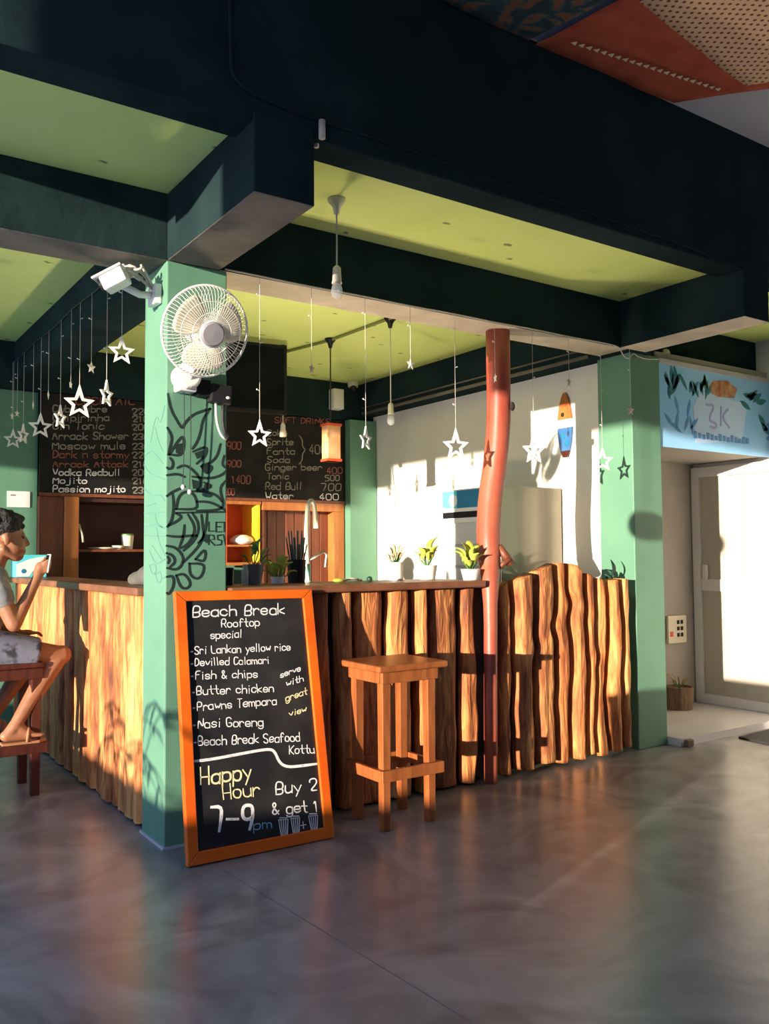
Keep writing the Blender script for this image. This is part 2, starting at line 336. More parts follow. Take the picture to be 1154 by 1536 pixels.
    def build(s, name, mats, parent=None, smooth=False, bevel=0.0, sub=0, remesh=0.0, smoothmod=0, origin=None):
        mats = mats if isinstance(mats, (list, tuple)) else [mats]
        if parent is not None:
            o_ = Vector((0, 0, 0)); q = parent
            while q is not None: o_ += q.location; q = q.parent
        elif origin is not None: o_ = Vector(origin)
        else:
            lo = [min(p[i] for p in s.v) for i in range(3)]; hi = [max(p[i] for p in s.v) for i in range(3)]
            o_ = Vector(((lo[0] + hi[0]) / 2, (lo[1] + hi[1]) / 2, lo[2]))
        me = bpy.data.meshes.new(name)
        me.from_pydata([(p[0] - o_.x, p[1] - o_.y, p[2] - o_.z) for p in s.v], [], s.f)
        for m in mats: me.materials.append(m)
        for i, p in enumerate(me.polygons):
            p.material_index = s.mi[i]; p.use_smooth = smooth
        o = bpy.data.objects.new(name, me); COL.objects.link(o)
        if parent is not None: o.parent = parent
        else: o.location = o_
        if bevel:
            b = o.modifiers.new('bevel', 'BEVEL'); b.width = bevel; b.segments = 2; b.limit_method = 'ANGLE'; b.angle_limit = math.radians(40)
        if remesh:
            r = o.modifiers.new('remesh', 'REMESH'); r.mode = 'VOXEL'; r.voxel_size = remesh; r.use_smooth_shade = True
        if smoothmod:
            q = o.modifiers.new('smooth', 'SMOOTH'); q.factor = 0.5; q.iterations = smoothmod
        if sub:
            q = o.modifiers.new('sub', 'SUBSURF'); q.levels = sub; q.render_levels = sub
        return o

def thing(name, label, cat, loc, group=None):
    o = bpy.data.objects.new(name, None); COL.objects.link(o); o.location = loc; o.empty_display_size = 0.1
    o['label'] = label; o['category'] = cat
    if group: o['group'] = group
    return o
def tag(o, label, cat, group=None, kind=None):
    o['label'] = label; o['category'] = cat
    if group: o['group'] = group
    if kind: o['kind'] = kind
    return o
def struct(o, label=None, cat=None):
    o['kind'] = 'structure'
    if label: o['label'] = label
    if cat: o['category'] = cat
    return o
def sbox(name, a, b, m, label=None, cat=None, bevel=0.0):
    return struct(MB().box(a, b).build(name, m, bevel=bevel), label, cat)
def smoothed(pts, it=2, closed=False):     # Chaikin corner cutting, keeps the ends
    P = [Vector(p) for p in pts]
    for _ in range(it):
        if len(P) < 3: return P
        Q = [P[0]]
        for i in range(len(P) - 1):
            a, b = P[i], P[i + 1]
            if i > 0: Q.append(a.lerp(b, 0.25))
            if i < len(P) - 2: Q.append(a.lerp(b, 0.75))
        Q.append(P[-1]); P = Q
    return P

# ------------------------------------------------------------------ hand lettering (single strokes, grid 4 x 9, baseline 2)
GLY = {
'a': '45 36 16 05 03 12 32 43;46 42', 'b': '09 02;05 16 36 45 43 32 12 03', 'c': '45 36 16 05 03 12 32 43', 'd': '49 42;45 36 16 05 03 12 32 43',
'e': '04 44 45 36 16 05 03 12 32 43', 'f': '48 39 29 18 12;06 36', 'g': '45 36 16 05 03 12 32 43;46 41 30 10 01', 'h': '09 02;05 16 36 45 42',
'i': '26 22;28 28', 'j': '36 31 20 00;38 38', 'k': '09 02;46 04 42', 'l': '29 22', 'm': '06 02;05 16 25 22;25 36 45 42', 'n': '06 02;05 16 36 45 42',
'o': '16 05 03 12 32 43 45 36 16', 'p': '06 00;05 16 36 45 43 32 12 03', 'q': '45 36 16 05 03 12 32 43;46 40', 'r': '06 02;04 16 36 45',
's': '45 36 16 05 14 34 43 32 12 03', 't': '29 23 32 42;06 46', 'u': '06 03 12 32 43;46 42', 'v': '06 22 46', 'w': '06 12 25 32 46', 'x': '06 42;46 02',
'y': '06 23;46 10', 'z': '06 46 02 42',
'A': '02 29 42;15 35', 'B': '02 09 39 48 46 35 05;35 44 43 32 02', 'C': '48 39 19 08 03 12 32 43', 'D': '02 09 29 47 44 22 02', 'E': '49 09 02 42;05 35',
'F': '02 09 49;06 36', 'G': '48 39 19 08 03 12 32 43 45 25', 'H': '09 02;49 42;05 45', 'I': '29 22', 'K': '09 02;49 05 42', 'L': '09 02 42',
'M': '02 09 25 49 42', 'N': '02 09 42 49', 'O': '19 08 03 12 32 43 48 39 19', 'P': '02 09 39 48 46 35 05', 'R': '02 09 39 48 46 35 05;25 42',
'S': '48 39 19 08 06 35 43 32 12 03', 'T': '09 49;29 22', 'V': '09 22 49', 'W': '09 12 25 32 49', '0': '19 08 03 12 32 43 48 39 19',
'1': '07 29 22', '2': '07 08 19 39 48 46 02 42', '3': '08 19 39 48 46 25;25 44 43 32 12 03', '4': '39 04 44;37 32', '5': '49 09 06 36 45 43 32 02',
'7': '09 49 22', '9': '46 35 15 06 08 19 39 48 45 32', '&': '42 07 08 19 28 27 04 03 12 22 44', '+': '23 27;05 45', '-': '05 45', '.': '25 25', '}': '09 28 26 45 24 22 01', ' ': ''}
WID = {'i': 0.45, 'l': 0.45, '.': 0.7, 'I': 0.5, 'm': 1.35, 'w': 1.2, 'M': 1.15, 'W': 1.2, '1': 0.6, ' ': 0.65, 't': 0.85, 'r': 0.85, 'f': 0.85}
def words_on(line):
    t, x0, y0, x1, y1, h, c = line
    adv = [WID.get(ch, 1.0) for ch in t]; tot = sum(adv) + 0.32 * (len(t) - 1); out = []; i = 0
    while i < len(t):
        if t[i] == ' ': i += 1; continue
        j = i
        while j < len(t) and t[j] != ' ': j += 1
        a = (sum(adv[:i]) + 0.32 * i) / tot; b = (sum(adv[:j]) + 0.32 * (j - 1)) / tot
        out.append((t[i:j], x0 + (x1 - x0) * a, y0 + (y1 - y0) * a, x0 + (x1 - x0) * b, y0 + (y1 - y0) * b, h, c)); i = j
    return out
def lettering(mb, text, p0, p1, h, plane, wid, jit=0.05):
    """text written from p0 to p1 (plane coordinates), capital height h; plane = (origin, u, v, normal)"""
    O, U, V, Nn = plane
    adv = [WID.get(ch, 1.0) * 1.0 for ch in text]; tot = sum(adv) + 0.32 * (len(text) - 1)
    L = math.hypot(p1[0] - p0[0], p1[1] - p0[1]); k = L / tot; ux, uy = (p1[0] - p0[0]) / L, (p1[1] - p0[1]) / L
    rng = random.Random(text); x = 0.0
    for ch, a in zip(text, adv):
        g = GLY.get(ch, '')
        dy = rng.uniform(-0.04, 0.04) * h; sl = rng.uniform(-0.03, 0.12)
        for st in g.split(';'):
            pts = []
            for q in st.split():
                gx = int(q[0]) / 4 * a + rng.uniform(-jit, jit) * 0.6; gy = (int(q[1]) - 2) / 7 + rng.uniform(-jit, jit) * 0.5
                if ch == '.': gx, gy = 0.2 + len(pts) * 0.22, 0.32
                X = p0[0] + ux * (x + gx) * k + sl * gy * h; Y = p0[1] + uy * (x + gx) * k + gy * h + dy
                pts.append(O + U * X + V * Y + Nn * 0.0006)
            if len(pts) > 1: mb.ribbon(smoothed(pts, 2), wid * (2.0 if ch == '.' else 1.0), Nn)
        x += a + 0.32

# ================================================================== SETTING
sbox('floor', (-1.3, -2.3, -0.15), (8.5, 3.9, 0), M['floor'])
struct(MB().box((-14, -8, -0.15), (-1.3, 3.9, 0)).box((-1.3, -8, -0.15), (8.5, -2.3, 0)).build('floor_terrace', M['terrace']), 'unseen terrace floor made pale to bounce light', 'floor')  # unseen floor, made pale to bounce light up to the ceiling
ZC = 2.85
sbox('ceiling', (-1.7, -0.84, ZC), (8.5, 3.7, ZC + 0.18), M['lime'])
sbox('ceiling_outer', (-1.7, -4.6, 3.585), (8.5, -0.71, 3.75), M['grey_ceiling'])
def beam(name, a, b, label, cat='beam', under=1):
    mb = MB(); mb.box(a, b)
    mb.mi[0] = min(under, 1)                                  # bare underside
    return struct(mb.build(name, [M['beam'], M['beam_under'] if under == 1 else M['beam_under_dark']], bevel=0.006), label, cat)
sbox('beam_front', (-1.7, -0.86, 2.812), (8.5, -0.70, 3.60), M['beam'], 'deep dark green beam along the front edge of the bar', 'beam', bevel=0.008)
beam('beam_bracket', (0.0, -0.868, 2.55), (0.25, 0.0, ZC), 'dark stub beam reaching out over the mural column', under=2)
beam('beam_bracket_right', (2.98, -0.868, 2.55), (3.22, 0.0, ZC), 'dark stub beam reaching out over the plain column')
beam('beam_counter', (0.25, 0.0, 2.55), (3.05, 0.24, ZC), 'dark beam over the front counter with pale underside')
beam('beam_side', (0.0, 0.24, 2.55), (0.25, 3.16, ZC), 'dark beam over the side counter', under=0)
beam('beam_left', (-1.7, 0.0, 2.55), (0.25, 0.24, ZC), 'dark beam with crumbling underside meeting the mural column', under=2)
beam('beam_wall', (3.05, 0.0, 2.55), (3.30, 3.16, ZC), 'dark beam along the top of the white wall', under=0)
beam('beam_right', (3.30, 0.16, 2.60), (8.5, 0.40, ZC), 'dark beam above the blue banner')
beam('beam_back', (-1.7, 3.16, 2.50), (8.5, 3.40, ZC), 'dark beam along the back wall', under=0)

col1 = struct(MB().box((0, 0, 0), (0.285, 0.285, 2.55)).build('column_mural', M['column'], bevel=0.006), 'mint green square column with black line mural', 'column')
sbox('column_plain', (3.12, 0.035, 0), (3.405, 0.32, 2.55), M['column'], 'mint green square column beside the slab fence', 'column', bevel=0.006)
sbox('column_corner', (2.90, 3.10, 0), (3.19, 3.40, 2.50), M['column'], 'green column in the back corner of the bar', 'column')
sbox('wall_back', (-1.7, 3.62, 0), (8.5, 3.80, ZC), M['column'])
sbox('wall_back_green', (-1.7, 3.25, 0), (0.19, 3.62, ZC - 0.0), M['column'], 'green painted wall behind the seated man', 'wall')
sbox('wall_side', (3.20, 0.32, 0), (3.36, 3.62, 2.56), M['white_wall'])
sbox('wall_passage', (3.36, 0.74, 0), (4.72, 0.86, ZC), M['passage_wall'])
sbox('trim_1', (-0.008, -0.008, 0), (0.293, 0.293, 0.010), M['grey_ceiling'])
# bare lintel under the banner, passage soffit, outer right wall with the door
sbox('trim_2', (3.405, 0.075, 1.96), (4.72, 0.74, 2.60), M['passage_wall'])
sbox('wall_right', (4.72, -1.5, 0), (4.86, 0.86, 3.60), M['white_wall'])
sbox('trim_3', (3.41, -0.06, 0), (4.72, 0.74, 0.05), M['tile'])
# low wall and eaves out of view, added to cut the low sun
mb = MB(); mb.box((-8.2, -4.36, 0), (-8.0, 3.2, 0.805)); mb.box((-8.2, -4.56, 0), (-8.0, -4.36, 0.69)); mb.box((-8.2, -4.66, 0), (-8.0, -4.56, 0.805)); mb.box((-8.2, -4.74, 0), (-8.0, -4.66, 0.74)); mb.box((-8.2, -8, 0), (-8.0, -4.74, 0.805))  # notches shaped to let a sun streak onto the floor
struct(mb.build('sun_cut_wall', M['sun_cut_wall']), 'low unseen wall added to cut the sun', 'wall')
struct(MB().bar((0.106, -0.31, 0.0004), (0.20, -1.95, 0.0004), 0.003, 0.0008, (0, 0, 1)).build('floor_joint', M['pot_grey']), 'thin saw-cut line in the concrete floor', 'floor')
mb = MB(); mb.box((-6.1, -0.1, 2.39), (-6.0, 3.2, 5.0)); mb.box((-6.1, -0.42, 2.58), (-6.0, -0.1, 5.0)); mb.box((-6.1, -1.85, 2.77), (-6.0, -0.42, 5.0)); mb.box((-6.1, 0.87, 0), (-6.0, 1.02, 2.39))  # stepped eave and post added out of view to shape the sun patches
struct(mb.build('trim_blocker_left', M['beam']))
sbox('wall_blocker', (-3.2, -4.75, 0), (8.5, -4.6, 3.585), M['beam'])  # added wall behind the camera, keeps the shaded faces dark
sbox('trim_blocker_right', (-6.1, -8, 2.80), (-6.0, -2.75, 5.0), M['beam'])  # second added eave out of view, shades the column top

# door in the right wall
door = MB()
for a, b in (((4.675, 0.665, 0.05), (4.718, 0.735, 1.93)), ((4.675, -0.12, 0.05), (4.718, -0.05, 1.93)), ((4.675, -0.05, 1.85), (4.718, 0.665, 1.93)),
             ((4.68, -0.05, 0.94), (4.718, 0.665, 1.035)), ((4.675, -0.05, 0.05), (4.718, 0.665, 0.125))): door.box(a, b)
dr = struct(door.build('door_1', M['door_frame'], bevel=0.004))
MB().box((4.70, -0.05, 0.125), (4.712, 0.665, 0.94)).build('door_panel', M['frosted'], dr)
MB().box((4.70, -0.05, 1.035), (4.712, 0.665, 1.85)).build('door_panel', M['frosted'], dr)
MB().box((4.655, 0.60, 1.03), (4.69, 0.635, 1.15)).build('handle', M['white_plastic'], dr, bevel=0.004)

# ================================================================== MURAL on the column
MUR1= [[7, 1957, 18, 1893, 51, 1838, 74, 1807, 82, 1834, 120, 1876, 168, 1897, 203, 1910], [203, 1910, 168, 1860, 158, 1800, 141, 1752, 120, 1725], [1, 1808, 28, 1771, 18, 1725, 9, 1692], [15, 1692, 42, 1739, 75, 1781, 82, 1749, 72, 1689, 15, 1692], [124, 1712, 190, 1742, 183, 1696, 141, 1660], [253, 1753, 239, 1699, 204, 1664, 169, 1655], [271, 1701, 261, 1660, 279, 1648], [19, 1676, 32, 1661, 29, 1635, 12, 1628, 4, 1634], [2, 1601, 53, 1610, 83, 1598], [3, 1511, 33, 1532, 83, 1553], [52, 1636, 83, 1651, 120, 1633, 162, 1589, 148, 1542], [162, 1648, 222, 1655, 190, 1610, 162, 1648], [121, 1600, 204, 1594, 261, 1613, 281, 1631], [169, 1543, 218, 1561, 176, 1576], [281, 1587, 247, 1553, 275, 1473, 233, 1452, 142, 1450], [142, 1490, 204, 1491, 261, 1466, 281, 1453], [47, 1455, 53, 1500, 73, 1527, 100, 1534, 128, 1522, 142, 1490, 142, 1454, 47, 1455], [121, 1535, 190, 1537, 240, 1519, 261, 1493], [30, 1519, 36, 1467, 27, 1403, 7, 1377], [47, 1438, 281, 1447], [14, 1383, 54, 1403, 74, 1423, 47, 1435], [121, 1437, 149, 1398, 149, 1352, 122, 1307, 81, 1274], [101, 1430, 128, 1391, 132, 1352, 101, 1300, 68, 1284], [190, 1438, 184, 1366, 156, 1294, 81, 1223], [163, 1431, 170, 1372, 177, 1333, 149, 1307], [7, 1338, 54, 1332, 108, 1339, 142, 1339], [84, 1384, 81, 1339, 61, 1287], [4, 1294, 47, 1287, 81, 1248, 75, 1210, 48, 1188, 8, 1198], [4, 1262, 34, 1252, 44, 1223, 21, 1204], [9, 1246, 18, 1233, 11, 1220], [108, 1216, 177, 1215, 174, 1176, 150, 1144, 109, 1164, 108, 1216], [48, 1165, 85, 1174, 116, 1132, 102, 1106, 68, 1110, 48, 1165], [7, 1160, 35, 1165, 38, 1121, 15, 1083, 7, 1090], [136, 1235, 184, 1287, 181, 1221, 136, 1235], [198, 1399, 198, 1359, 222, 1360], [233, 1399, 258, 1400], [233, 1379, 254, 1380], [233, 1399, 233, 1356, 260, 1357], [265, 1400, 281, 1400], [272, 1400, 272, 1357], [198, 1300, 198, 1343, 222, 1340, 225, 1323, 201, 1320, 226, 1297], [261, 1343, 240, 1340, 240, 1323, 261, 1317, 258, 1300, 237, 1297], [269, 1343, 279, 1300]]
MUR2= [[192, 1771, 127, 1890, 70, 1829, 16, 1907], [135, 1825, 106, 1768, 40, 1712], [280, 1671, 209, 1625, 113, 1604, 11, 1583], [271, 1712, 192, 1731, 114, 1696, 39, 1656], [278, 1562, 188, 1522, 74, 1522, 10, 1492], [276, 1446, 9, 1441], [246, 1479, 130, 1486], [254, 1384, 147, 1394, 35, 1374], [129, 1433, 109, 1393, 8, 1370], [254, 1344, 7, 1335], [203, 1276, 125, 1210, 6, 1236], [165, 1296, 51, 1236], [202, 1209, 125, 1216, 106, 1184, 162, 1164, 202, 1209], [124, 1171, 59, 1185, 41, 1146, 86, 1126, 124, 1171], [41, 1153, 5, 1157], [109, 1373, 80, 1308, 6, 1255]]
mb = MB()
for i, q in enumerate(MUR1):
    pts = [Vector((max(0.005, min(0.278, q[j] / 1000)), -0.0005, q[j + 1] / 1000)) for j in range(0, len(q), 2)]
    mb.ribbon(smoothed(pts, 2 if i < 34 else 0), 0.0115 if i < 34 else 0.0075, (0, -1, 0), 0.001)
for poly in ([(42, 1739), (72, 1745), (74, 1695), (44, 1700)], [(130, 1705), (172, 1722), (168, 1692), (142, 1680)], [(166, 1645), (215, 1650), (190, 1615)],
             [(118, 1588), (158, 1580), (160, 1555), (124, 1545)], [(170, 1545), (210, 1560), (178, 1570)], [(182, 1348), (204, 1340), (190, 1305), (170, 1318)]):
    mb.prism([(x / 1000, -0.0012, z / 1000) for x, z in poly], (0, 0.001, 0))
mb.build('painted_mural', M['ink'], col1)
mb = MB()
for q in MUR2:
    pts = [Vector((-0.0005, max(0.005, min(0.28, q[j] / 1000)), q[j + 1] / 1000)) for j in range(0, len(q), 2)]
    mb.ribbon(smoothed(pts, 2), 0.0065, (-1, 0, 0), 0.001)
mb.build('painted_mural', M['ink_thin'], col1)

# ================================================================== COUNTERS OF BARK SLABS
def slab(name, parent, m, lo, hi, z0, top_lo, top_hi, base, axis='x', th=0.05, seed=0, nu=12, nz=60, bark=0.007, pw=4.6):
    """a waney-edged log slab; lo(z), hi(z) give its edges along the counter, it bulges out of the plane at 'base'"""
    mb = MB(); nzs = nz
    for j in range(nzs + 1):
        fz = j / nzs
        for i in range(nu + 1):
            u = i / nu
            z = z0 + fz * ((top_lo * (1 - u) + top_hi * u) - z0)
            a = lo(z); b = hi(z); s = a + (b - a) * u
            d = th * (1 - abs(2 * u - 1) ** pw) + bark * (noise.noise(Vector((s * 24 + seed, z * 3.5, seed))) + 0.5 * noise.noise(Vector((s * 60 + seed, z * 7, seed)))) * (0.4 + 0.6 * math.sin(PI * u)) + 0.010 * noise.noise(Vector((seed * 3.1, z * 2.2, 0.3)))
            d = max(d, 0.004)
            mb.v.append((s, base - d, z) if axis == 'x' else (base - d, s, z))
    W = nu + 1
    for j in range(nzs):
        for i in range(nu):
            q = (j * W + i, j * W + i + 1, (j + 1) * W + i + 1, (j + 1) * W + i)
            mb.face(q if axis == 'x' else q[::-1])
    k = len(mb.v)
    for j in (0, nzs):
        for i in (0, nu):
            p = mb.v[j * W + i]
            mb.v.append((p[0], base + 0.012, p[2]) if axis == 'x' else (base + 0.012, p[1], p[2]))
    bl, br, tl, tr = k, k + 1, k + 2, k + 3
    mb.face((bl, tl, tr, br))
    mb.face([j * W for j in range(nzs + 1)] + [tl, bl]); mb.face([j * W + nu for j in range(nzs + 1)][::-1] + [br, tr])
    mb.face(list(range(nzs * W, nzs * W + W)) + [tr, tl]); mb.face(list(range(0, W))[::-1] + [bl, br])
    o = mb.build(name, m, parent, smooth=True)
    return o
def edge(x, amp, seed, gap, kn=None):
    def f(z):
        v = x + amp * noise.noise(Vector((seed * 7.3, z * 2.3, 1.7))) + amp * 0.4 * noise.noise(Vector((seed * 3.7, z * 7.0, 4.1)))
        if kn: v += kn[1] * math.exp(-((z - kn[0]) / 0.06) ** 2)
        return v + gap
    return f

# front counter
fc = thing('bar_counter', 'long front bar counter faced with upright bark slabs, plain brown top', 'counter', (1.1, 0.12, 0))
MB().box((0.30, 0.072, 0.02), (1.93, 0.36, 1.06)).build('carcass', M['void'], fc)
mb = MB(); mb.box((0.292, -0.035, 1.068), (1.80, 0.44, 1.105)); mb.build('countertop', M['top'], fc, bevel=0.008)
EX = [0.30, 0.42, 0.53, 0.635, 0.735, 0.865, 0.995, 1.175, 1.345, 1.465, 1.66, 1.785]
for i in range(len(EX) - 1):
    g = 0.011 + 0.005 * ((i * 37) % 3)
    slab('plank', fc, M['bark'] if i not in (5, 9) else M['bark_pale'], edge(EX[i], 0.030, i + 1, g), edge(EX[i + 1], 0.030, i + 2, -g),
         0.015, 1.066, 1.066, 0.062, 'x', th=0.040 + 0.012 * ((i * 13) % 3), seed=i * 3.3)
# fence of taller slabs to the plain column
fp = thing('slab_fence', 'taller end of the bar front, bark slabs cut to a peak', 'fence', (2.5, 0.06, 0))
MB().box((2.02, 0.065, 0.03), (3.08, 0.10, 0.98)).build('backing', M['void'], fp)
FX = [1.925, 2.045, 2.20, 2.385, 2.50, 2.615, 2.715, 2.825, 2.945, 3.025]
FT = [1.05, 1.095, 1.140, 1.192, 1.19, 1.13, 1.10, 1.075, 1.09, 1.08]
KN = {2: (0.70, 0.03), 3: (0.82, -0.03), 4: (0.95, 0.03), 6: (0.62, 0.02)}
for i in range(len(FX) - 1):
    g = 0.013 + 0.004 * ((i * 29) % 3)
    slab('plank', fp, M['bark_pale'] if i in (1, 2, 8) else M['bark'], edge(FX[i], 0.036, i + 31, g, KN.get(i)), edge(FX[i + 1], 0.036, i + 32, -g, KN.get(i + 1)),
         0.02 + 0.012 * (i % 3), FT[i], FT[i + 1], 0.06, 'x', th=0.052 + 0.014 * ((i * 17) % 3), seed=40 + i * 2.7, bark=0.006)
# side counter
sc_ = thing('side_counter', 'side bar counter of pale bark slabs running back beside the seated man', 'counter', (0.2, 1.7, 0))
MB().box((0.055, 0.30, 0.02), (0.27, 3.12, 1.06)).build('carcass', M['void'], sc_)
MB().box((-0.03, 0.288, 1.066), (0.286, 3.14, 1.105)).build('countertop', M['top'], sc_, bevel=0.008)
SY = [0.29, 0.375, 0.46, 0.58, 0.70, 0.80, 0.95, 1.10, 1.26, 1.40, 1.56, 1.75, 1.92, 2.1, 2.3, 2.5, 2.72, 2.95, 3.13]
for i in range(len(SY) - 1):
    slab('plank', sc_, M['bark_pale'] if i % 3 != 1 else M['bark'], edge(SY[i], 0.022, i + 61, 0.002), edge(SY[i + 1], 0.022, i + 62, -0.002),
         0.012, 1.064, 1.064, 0.052, 'y', th=0.032 + 0.006 * (i % 3), seed=80 + i * 2.1, bark=0.010, pw=6.0)

# unseen fill lamp added behind the counter to brighten the interior
ls = thing('fill_lamp', 'unseen round fill lamp added behind the counter to brighten the bar', 'lamp', (0.90, 0.62, 0.956))
mb = MB(); mb.lathe([(0.09, 0), (0.11, 0.05), (0.10, 0.05), (0.08, 0.01), (0, 0.01)], (0.90, 0.62, 0.956), (0, 0, 1), 24, cap1=False); mb.build('housing', M['black_plastic'], ls)
ld = bpy.data.lights.new('fill_light', 'AREA'); ld.shape = 'DISK'; ld.size = 0.17; ld.energy = 17; ld.color = (1.0, 0.80, 0.55); ld.spread = math.radians(160)
lo_ = bpy.data.objects.new('fill_light', ld); COL.objects.link(lo_); lo_.parent = ls; lo_.location = (0, 0, 0.053); lo_.rotation_mode = 'QUATERNION'; lo_.rotation_quaternion = Vector((0.30, 0.22, 0.93)).to_track_quat('-Z', 'Y')
# red trunk post standing through the counter
rp = thing('red_post', 'crooked red painted tree trunk post rising from the counter to the beam', 'post', (1.86, 0.09, 0))
path = [(1.845, 0.0, 0.0), (1.85, 0.0, 0.55), (1.86, 0.0, 1.05), (1.905, 0.06, 1.2), (1.935, 0.095, 1.38), (1.965, 0.11, 1.58), (2.005, 0.11, 1.76), (2.035, 0.11, 1.98), (2.045, 0.115, 2.2), (2.047, 0.12, 2.549)]
pp = smoothed(path, 2)
rr = []
for p in pp:
    t = p.z
    rr.append(0.038 if t < 0.95 else (0.07 if t > 1.3 else 0.038 + 0.032 * (t - 0.95) / 0.35))
mb = MB(); mb.tube(pp, rr, 16)
for i, v in enumerate(mb.v):
    q = noise.noise(Vector((v[0] * 9, v[1] * 9, v[2] * 4))) * 0.008
    mb.v[i] = (v[0] + q, v[1] + q * 0.6, v[2])
mb.build('trunk', M['red_pole'], rp, smooth=True)
mb = MB(); mb.tube([(1.95, 0.03, 1.29), (2.01, -0.01, 1.19)], [0.022, 0.026], 10); mb.tube([(1.925, 0.03, 1.16), (1.99, -0.02, 1.22)], [0.014, 0.016], 8)
mb.build('branch_stub', M['cab_brown'], rp, smooth=True)
mb = MB(); mb.ball((2.085, 0.045, 2.10), 0.018, (1, 0.7, 1.5)); mb.build('knot', M['void'], rp, smooth=True)

# ================================================================== CHALKBOARD
B0 = Vector((0, -0.262, 0.004)); BU = Vector((1, -0.03, 0)).normalized(); t_ = Vector((0.022, 0.227, 1.09)); BV = (t_ - BU * t_.dot(BU)).normalized(); BN = BU.cross(BV).normalized()
def bp_(u, v, n=0.0): return B0 + BU * u + BV * v + BN * n
cb = thing('chalkboard_sign', 'tall orange framed chalkboard with food list, leaning on mural column', 'sign', tuple(bp_(0.335, 0.0)))
OUT = [(0.0, 0.0), (0.672, -0.004), (0.682, 1.106), (0.020, 1.116)]
INN = [(0.040, 0.042), (0.634, 0.018), (0.634, 1.068), (0.070, 1.087)]
INN = [(0.048, 0.050), (0.628, 0.046), (0.632, 1.066), (0.068, 1.072)]
mb = MB()
for i in range(4):
    j = (i + 1) % 4
    mb.prism([bp_(*OUT[i], -0.022), bp_(*OUT[j], -0.022), bp_(*INN[j], -0.022), bp_(*INN[i], -0.022)], BN * 0.034)
mb.build('frame', M['orange'], cb, bevel=0.004)
mb = MB(); mb.prism([bp_(*q, -0.016) for q in [(0.03, 0.03), (0.645, 0.03), (0.645, 1.08), (0.05, 1.085)]], BN * 0.014)
bd = mb.build('board_panel', M['board'], cb)
CHALK= [('Beach Break', 0.096, 1.004, 0.534, 0.997, 0.048, 'w'), ('Rooftop', 0.224, 0.952, 0.405, 0.948, 0.036, 'w'), ('special', 0.17, 0.905, 0.314, 0.902, 0.034, 'w'), ('.Sri Lankan yellow rice', 0.075, 0.844, 0.547, 0.83, 0.034, 'w'), ('.Devilled Calamari', 0.072, 0.794, 0.436, 0.779, 0.032, 'w'), ('.Fish & chips', 0.068, 0.739, 0.374, 0.722, 0.034, 'w'), ('.Butter chicken', 0.068, 0.673, 0.445, 0.652, 0.036, 'w'), ('.Prawns Tempara', 0.067, 0.607, 0.454, 0.596, 0.036, 'w'), ('.Nasi Goreng', 0.062, 0.537, 0.381, 0.512, 0.038, 'w'), ('.Beach Break Seafood', 0.061, 0.466, 0.552, 0.426, 0.038, 'w'), ('Kottu', 0.495, 0.377, 0.618, 0.365, 0.036, 'w'), ('serve', 0.485, 0.711, 0.588, 0.734, 0.027, 'w'), ('with', 0.511, 0.671, 0.598, 0.686, 0.028, 'w'), ('great', 0.501, 0.603, 0.610, 0.628, 0.030, 'y'), ('view', 0.512, 0.537, 0.599, 0.552, 0.026, 'y'), ('Happy', 0.08, 0.308, 0.307, 0.297, 0.067, 'y'), ('Hour', 0.175, 0.232, 0.338, 0.227, 0.059, 'y'), ('7-9', 0.122, 0.114, 0.293, 0.096, 0.097, 'w'), ('pm', 0.298, 0.092, 0.38, 0.087, 0.040, 'b'), ('Buy 2', 0.414, 0.218, 0.612, 0.206, 0.051, 'w'), ('& get 1', 0.39, 0.139, 0.610, 0.118, 0.047, 'w')]
BPL = (B0 + BN * -0.002, BU, BV, BN)
for t, x0, y0, x1, y1, h, c in [wd_ for ln in CHALK for wd_ in words_on(ln)]:
    mb = MB(); wd = 0.0043 if h < 0.045 else (0.0058 if h < 0.06 else 0.008)
    if t == '7-9': wd = 0.014
    lettering(mb, t, (x0, y0), (x1, y1), h, BPL, wd)
    mb.build('lettering', M['chalk_' + c], cb)
mb = MB()
mb.ribbon(smoothed([bp_(u, v, -0.0014) for u, v in [(0.055, 0.404), (0.126, 0.401), (0.262, 0.407), (0.355, 0.411), (0.411, 0.409), (0.429, 0.389), (0.444, 0.345), (0.48, 0.323), (0.538, 0.32), (0.622, 0.318)]], 2), 0.012, BN)
mb.build('dividing_line', M['chalk_w'], cb)
for q in [[(0.416, 0.112), (0.460, 0.108), (0.450, 0.046), (0.422, 0.048)], [(0.474, 0.109), (0.516, 0.106), (0.506, 0.044), (0.480, 0.045)], [(0.560, 0.105), (0.604, 0.102), (0.595, 0.042), (0.568, 0.043)]]:
    mb = MB()
    a, b, c, d = [Vector((p[0], p[1], 0)) for p in q]
    def st(*pts): mb.ribbon([bp_(p.x, p.y, -0.0014) for p in pts], 0.005, BN)
    st(a, b, c, d, a)
    for k in (0.25, 0.5, 0.75): st(a.lerp(b, k), d.lerp(c, k))
    st(a + Vector((0.006, 0.008, 0)), b + Vector((-0.004, 0.007, 0)))
    mb.build('drawn_cup', M['chalk_w'], cb)
mb = MB(); mb.ribbon([bp_(0.530, 0.058, -0.0014), bp_(0.530, 0.086, -0.0014)], 0.005, BN); mb.ribbon([bp_(0.518, 0.072, -0.0014), bp_(0.543, 0.072, -0.0014)], 0.005, BN)
mb.build('drawn_plus', M['chalk_w'], cb)

